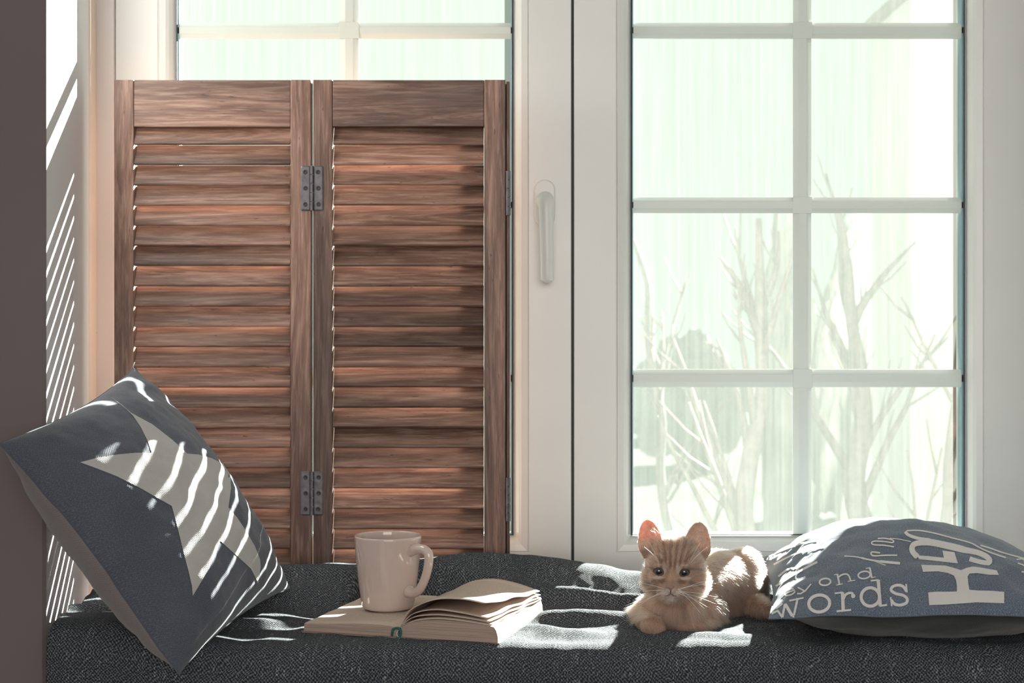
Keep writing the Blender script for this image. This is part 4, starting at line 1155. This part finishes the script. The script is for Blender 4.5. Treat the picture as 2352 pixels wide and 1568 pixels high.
# fur
def tri_sample(Vx, Fq, n):
    a, b, c, d = (Vx[Fq[:, i]] for i in range(4))
    ar = np.linalg.norm(np.cross(c - a, d - b), axis=1) / 2
    f = RNG.choice(len(Fq), n, p=ar / ar.sum()); u, v = RNG.random((2, n, 1))
    p = (a[f] * (1 - u) + b[f] * u) * (1 - v) + (d[f] * (1 - u) + c[f] * u) * v
    nn_ = np.cross(c[f] - a[f], d[f] - b[f]); nn_ /= np.linalg.norm(nn_, axis=1)[:, None] + 1e-12
    return p, nn_
def fur(nst, parent):
    p, nn_ = tri_sample(KV, KF, nst)
    px, py = proj(p)
    # face outward
    bary = np.array(KO) + np.array([0.04, 0.06, 0.04])
    keep = (p[:, 2] > hb(p[:, 0], p[:, 1]) + 0.0015)
    front = p[:, 1] < 1.81
    for (_, ex, ey) in EYES: keep &= ~(front & (np.hypot((px - ex) / 12.6, (py - ey) / 10.0) < 1))
    keep &= ~(front & (np.hypot((px - 1540.5) / 9, (py - 1349) / 7) < 1))
    p, nn_, px, py = p[keep], nn_[keep], px[keep], py[keep]
    hd_ = (px > 1455) & (px < 1645) & (py < 1385) & (p[:, 1] < 1.872)
    ear_ = ear_mask(p)
    away = p - FACE; away /= np.linalg.norm(away, axis=1)[:, None] + 1e-9
    away = away + np.array([0, 0.5, 0])
    flow = np.where(hd_[:, None], away, 0)
    chest = (~hd_) & (p[:, 1] < 1.868) & (px < 1665)
    flow = np.where(chest[:, None], np.stack([(px - 1553) / 110, np.full(len(px), -0.1), np.full(len(px), -1.0)], -1), flow)
    bodyf = (~hd_) & (~chest)
    flow = np.where(bodyf[:, None], np.array([0.55, 0.35, -0.62]), flow)
    paw = (py > 1418) & (px < 1535)
    flow = np.where(paw[:, None], np.array([0.0, -0.7, -0.4]), flow)
    flow = np.where(ear_[:, None], np.array([0, 0.1, 1.0]), flow)
    flow = flow - nn_ * (flow * nn_).sum(1)[:, None]
    flow /= np.linalg.norm(flow, axis=1)[:, None] + 1e-9
    lift = np.where(hd_, 0.42, 0.40); lift = np.where(ear_, 0.3, lift)
    dr = flow + nn_ * lift[:, None] + RNG.normal(0, 0.16, p.shape); dr /= np.linalg.norm(dr, axis=1)[:, None]
    fd = np.linalg.norm(p - FACE, axis=1)
    L = 0.0035 + 0.0055 * smooth(0.015, 0.045, fd)
    L = np.where(chest, 0.0125, L); L = np.where(bodyf, 0.0110, L); L = np.where(paw, 0.0040, L); L = np.where(ear_, 0.0024, L)
    tail_ = p[:, 1] > 2.02; L = np.where(tail_, 0.009, L)
    L = L * RNG.uniform(0.6, 1.15, len(L))
    col = coat(p, 0.34)
    bend = flow * 0.25 + np.array([0, 0, -0.22])
    # keep hairs out of the blanket
    tip = p + dr * L[:, None] + bend * L[:, None]
    ok = tip[:, 2] > hb(tip[:, 0], tip[:, 1]) - 0.002
    k = RNG.random(len(p)) < np.where(ear_, 0.7, 1.0); k &= ok
    return p[k], dr[k], L[k], bend[k], col[k]
a = fur(120000, kit)
strands('fur', a[0], a[1], a[2], a[3], a[4], M['fur'], kit, rad=0.00013, npt=5, curl=0.03, tip=0.15)
# long pale tufts inside the ears
for (bc, tp_, hw), s in ((EL, -1), (ER, 1)):
    n = 130; t01 = RNG.random(n); bc = np.array(bc); tp_ = np.array(tp_)
    r = bc + (tp_ - bc) * (0.05 + 0.45 * t01[:, None]) + np.array([-s, 0, 0]) * (hw * (0.55 + 0.35 * RNG.random(n)))[:, None] + np.array([0, -0.002, 0])
    dvec = np.array([s * 0.55, -0.35, 0.75]) + RNG.normal(0, 0.16, (n, 3)); dvec /= np.linalg.norm(dvec, axis=1)[:, None]
    strands('ear_tuft', r, dvec, RNG.uniform(0.008, 0.018, n), np.array([[s * 0.3, -0.1, 0.1]]).repeat(n, 0), np.array([[0.85, 0.74, 0.66]]).repeat(n, 0), M['fur'], kit, rad=0.00009)
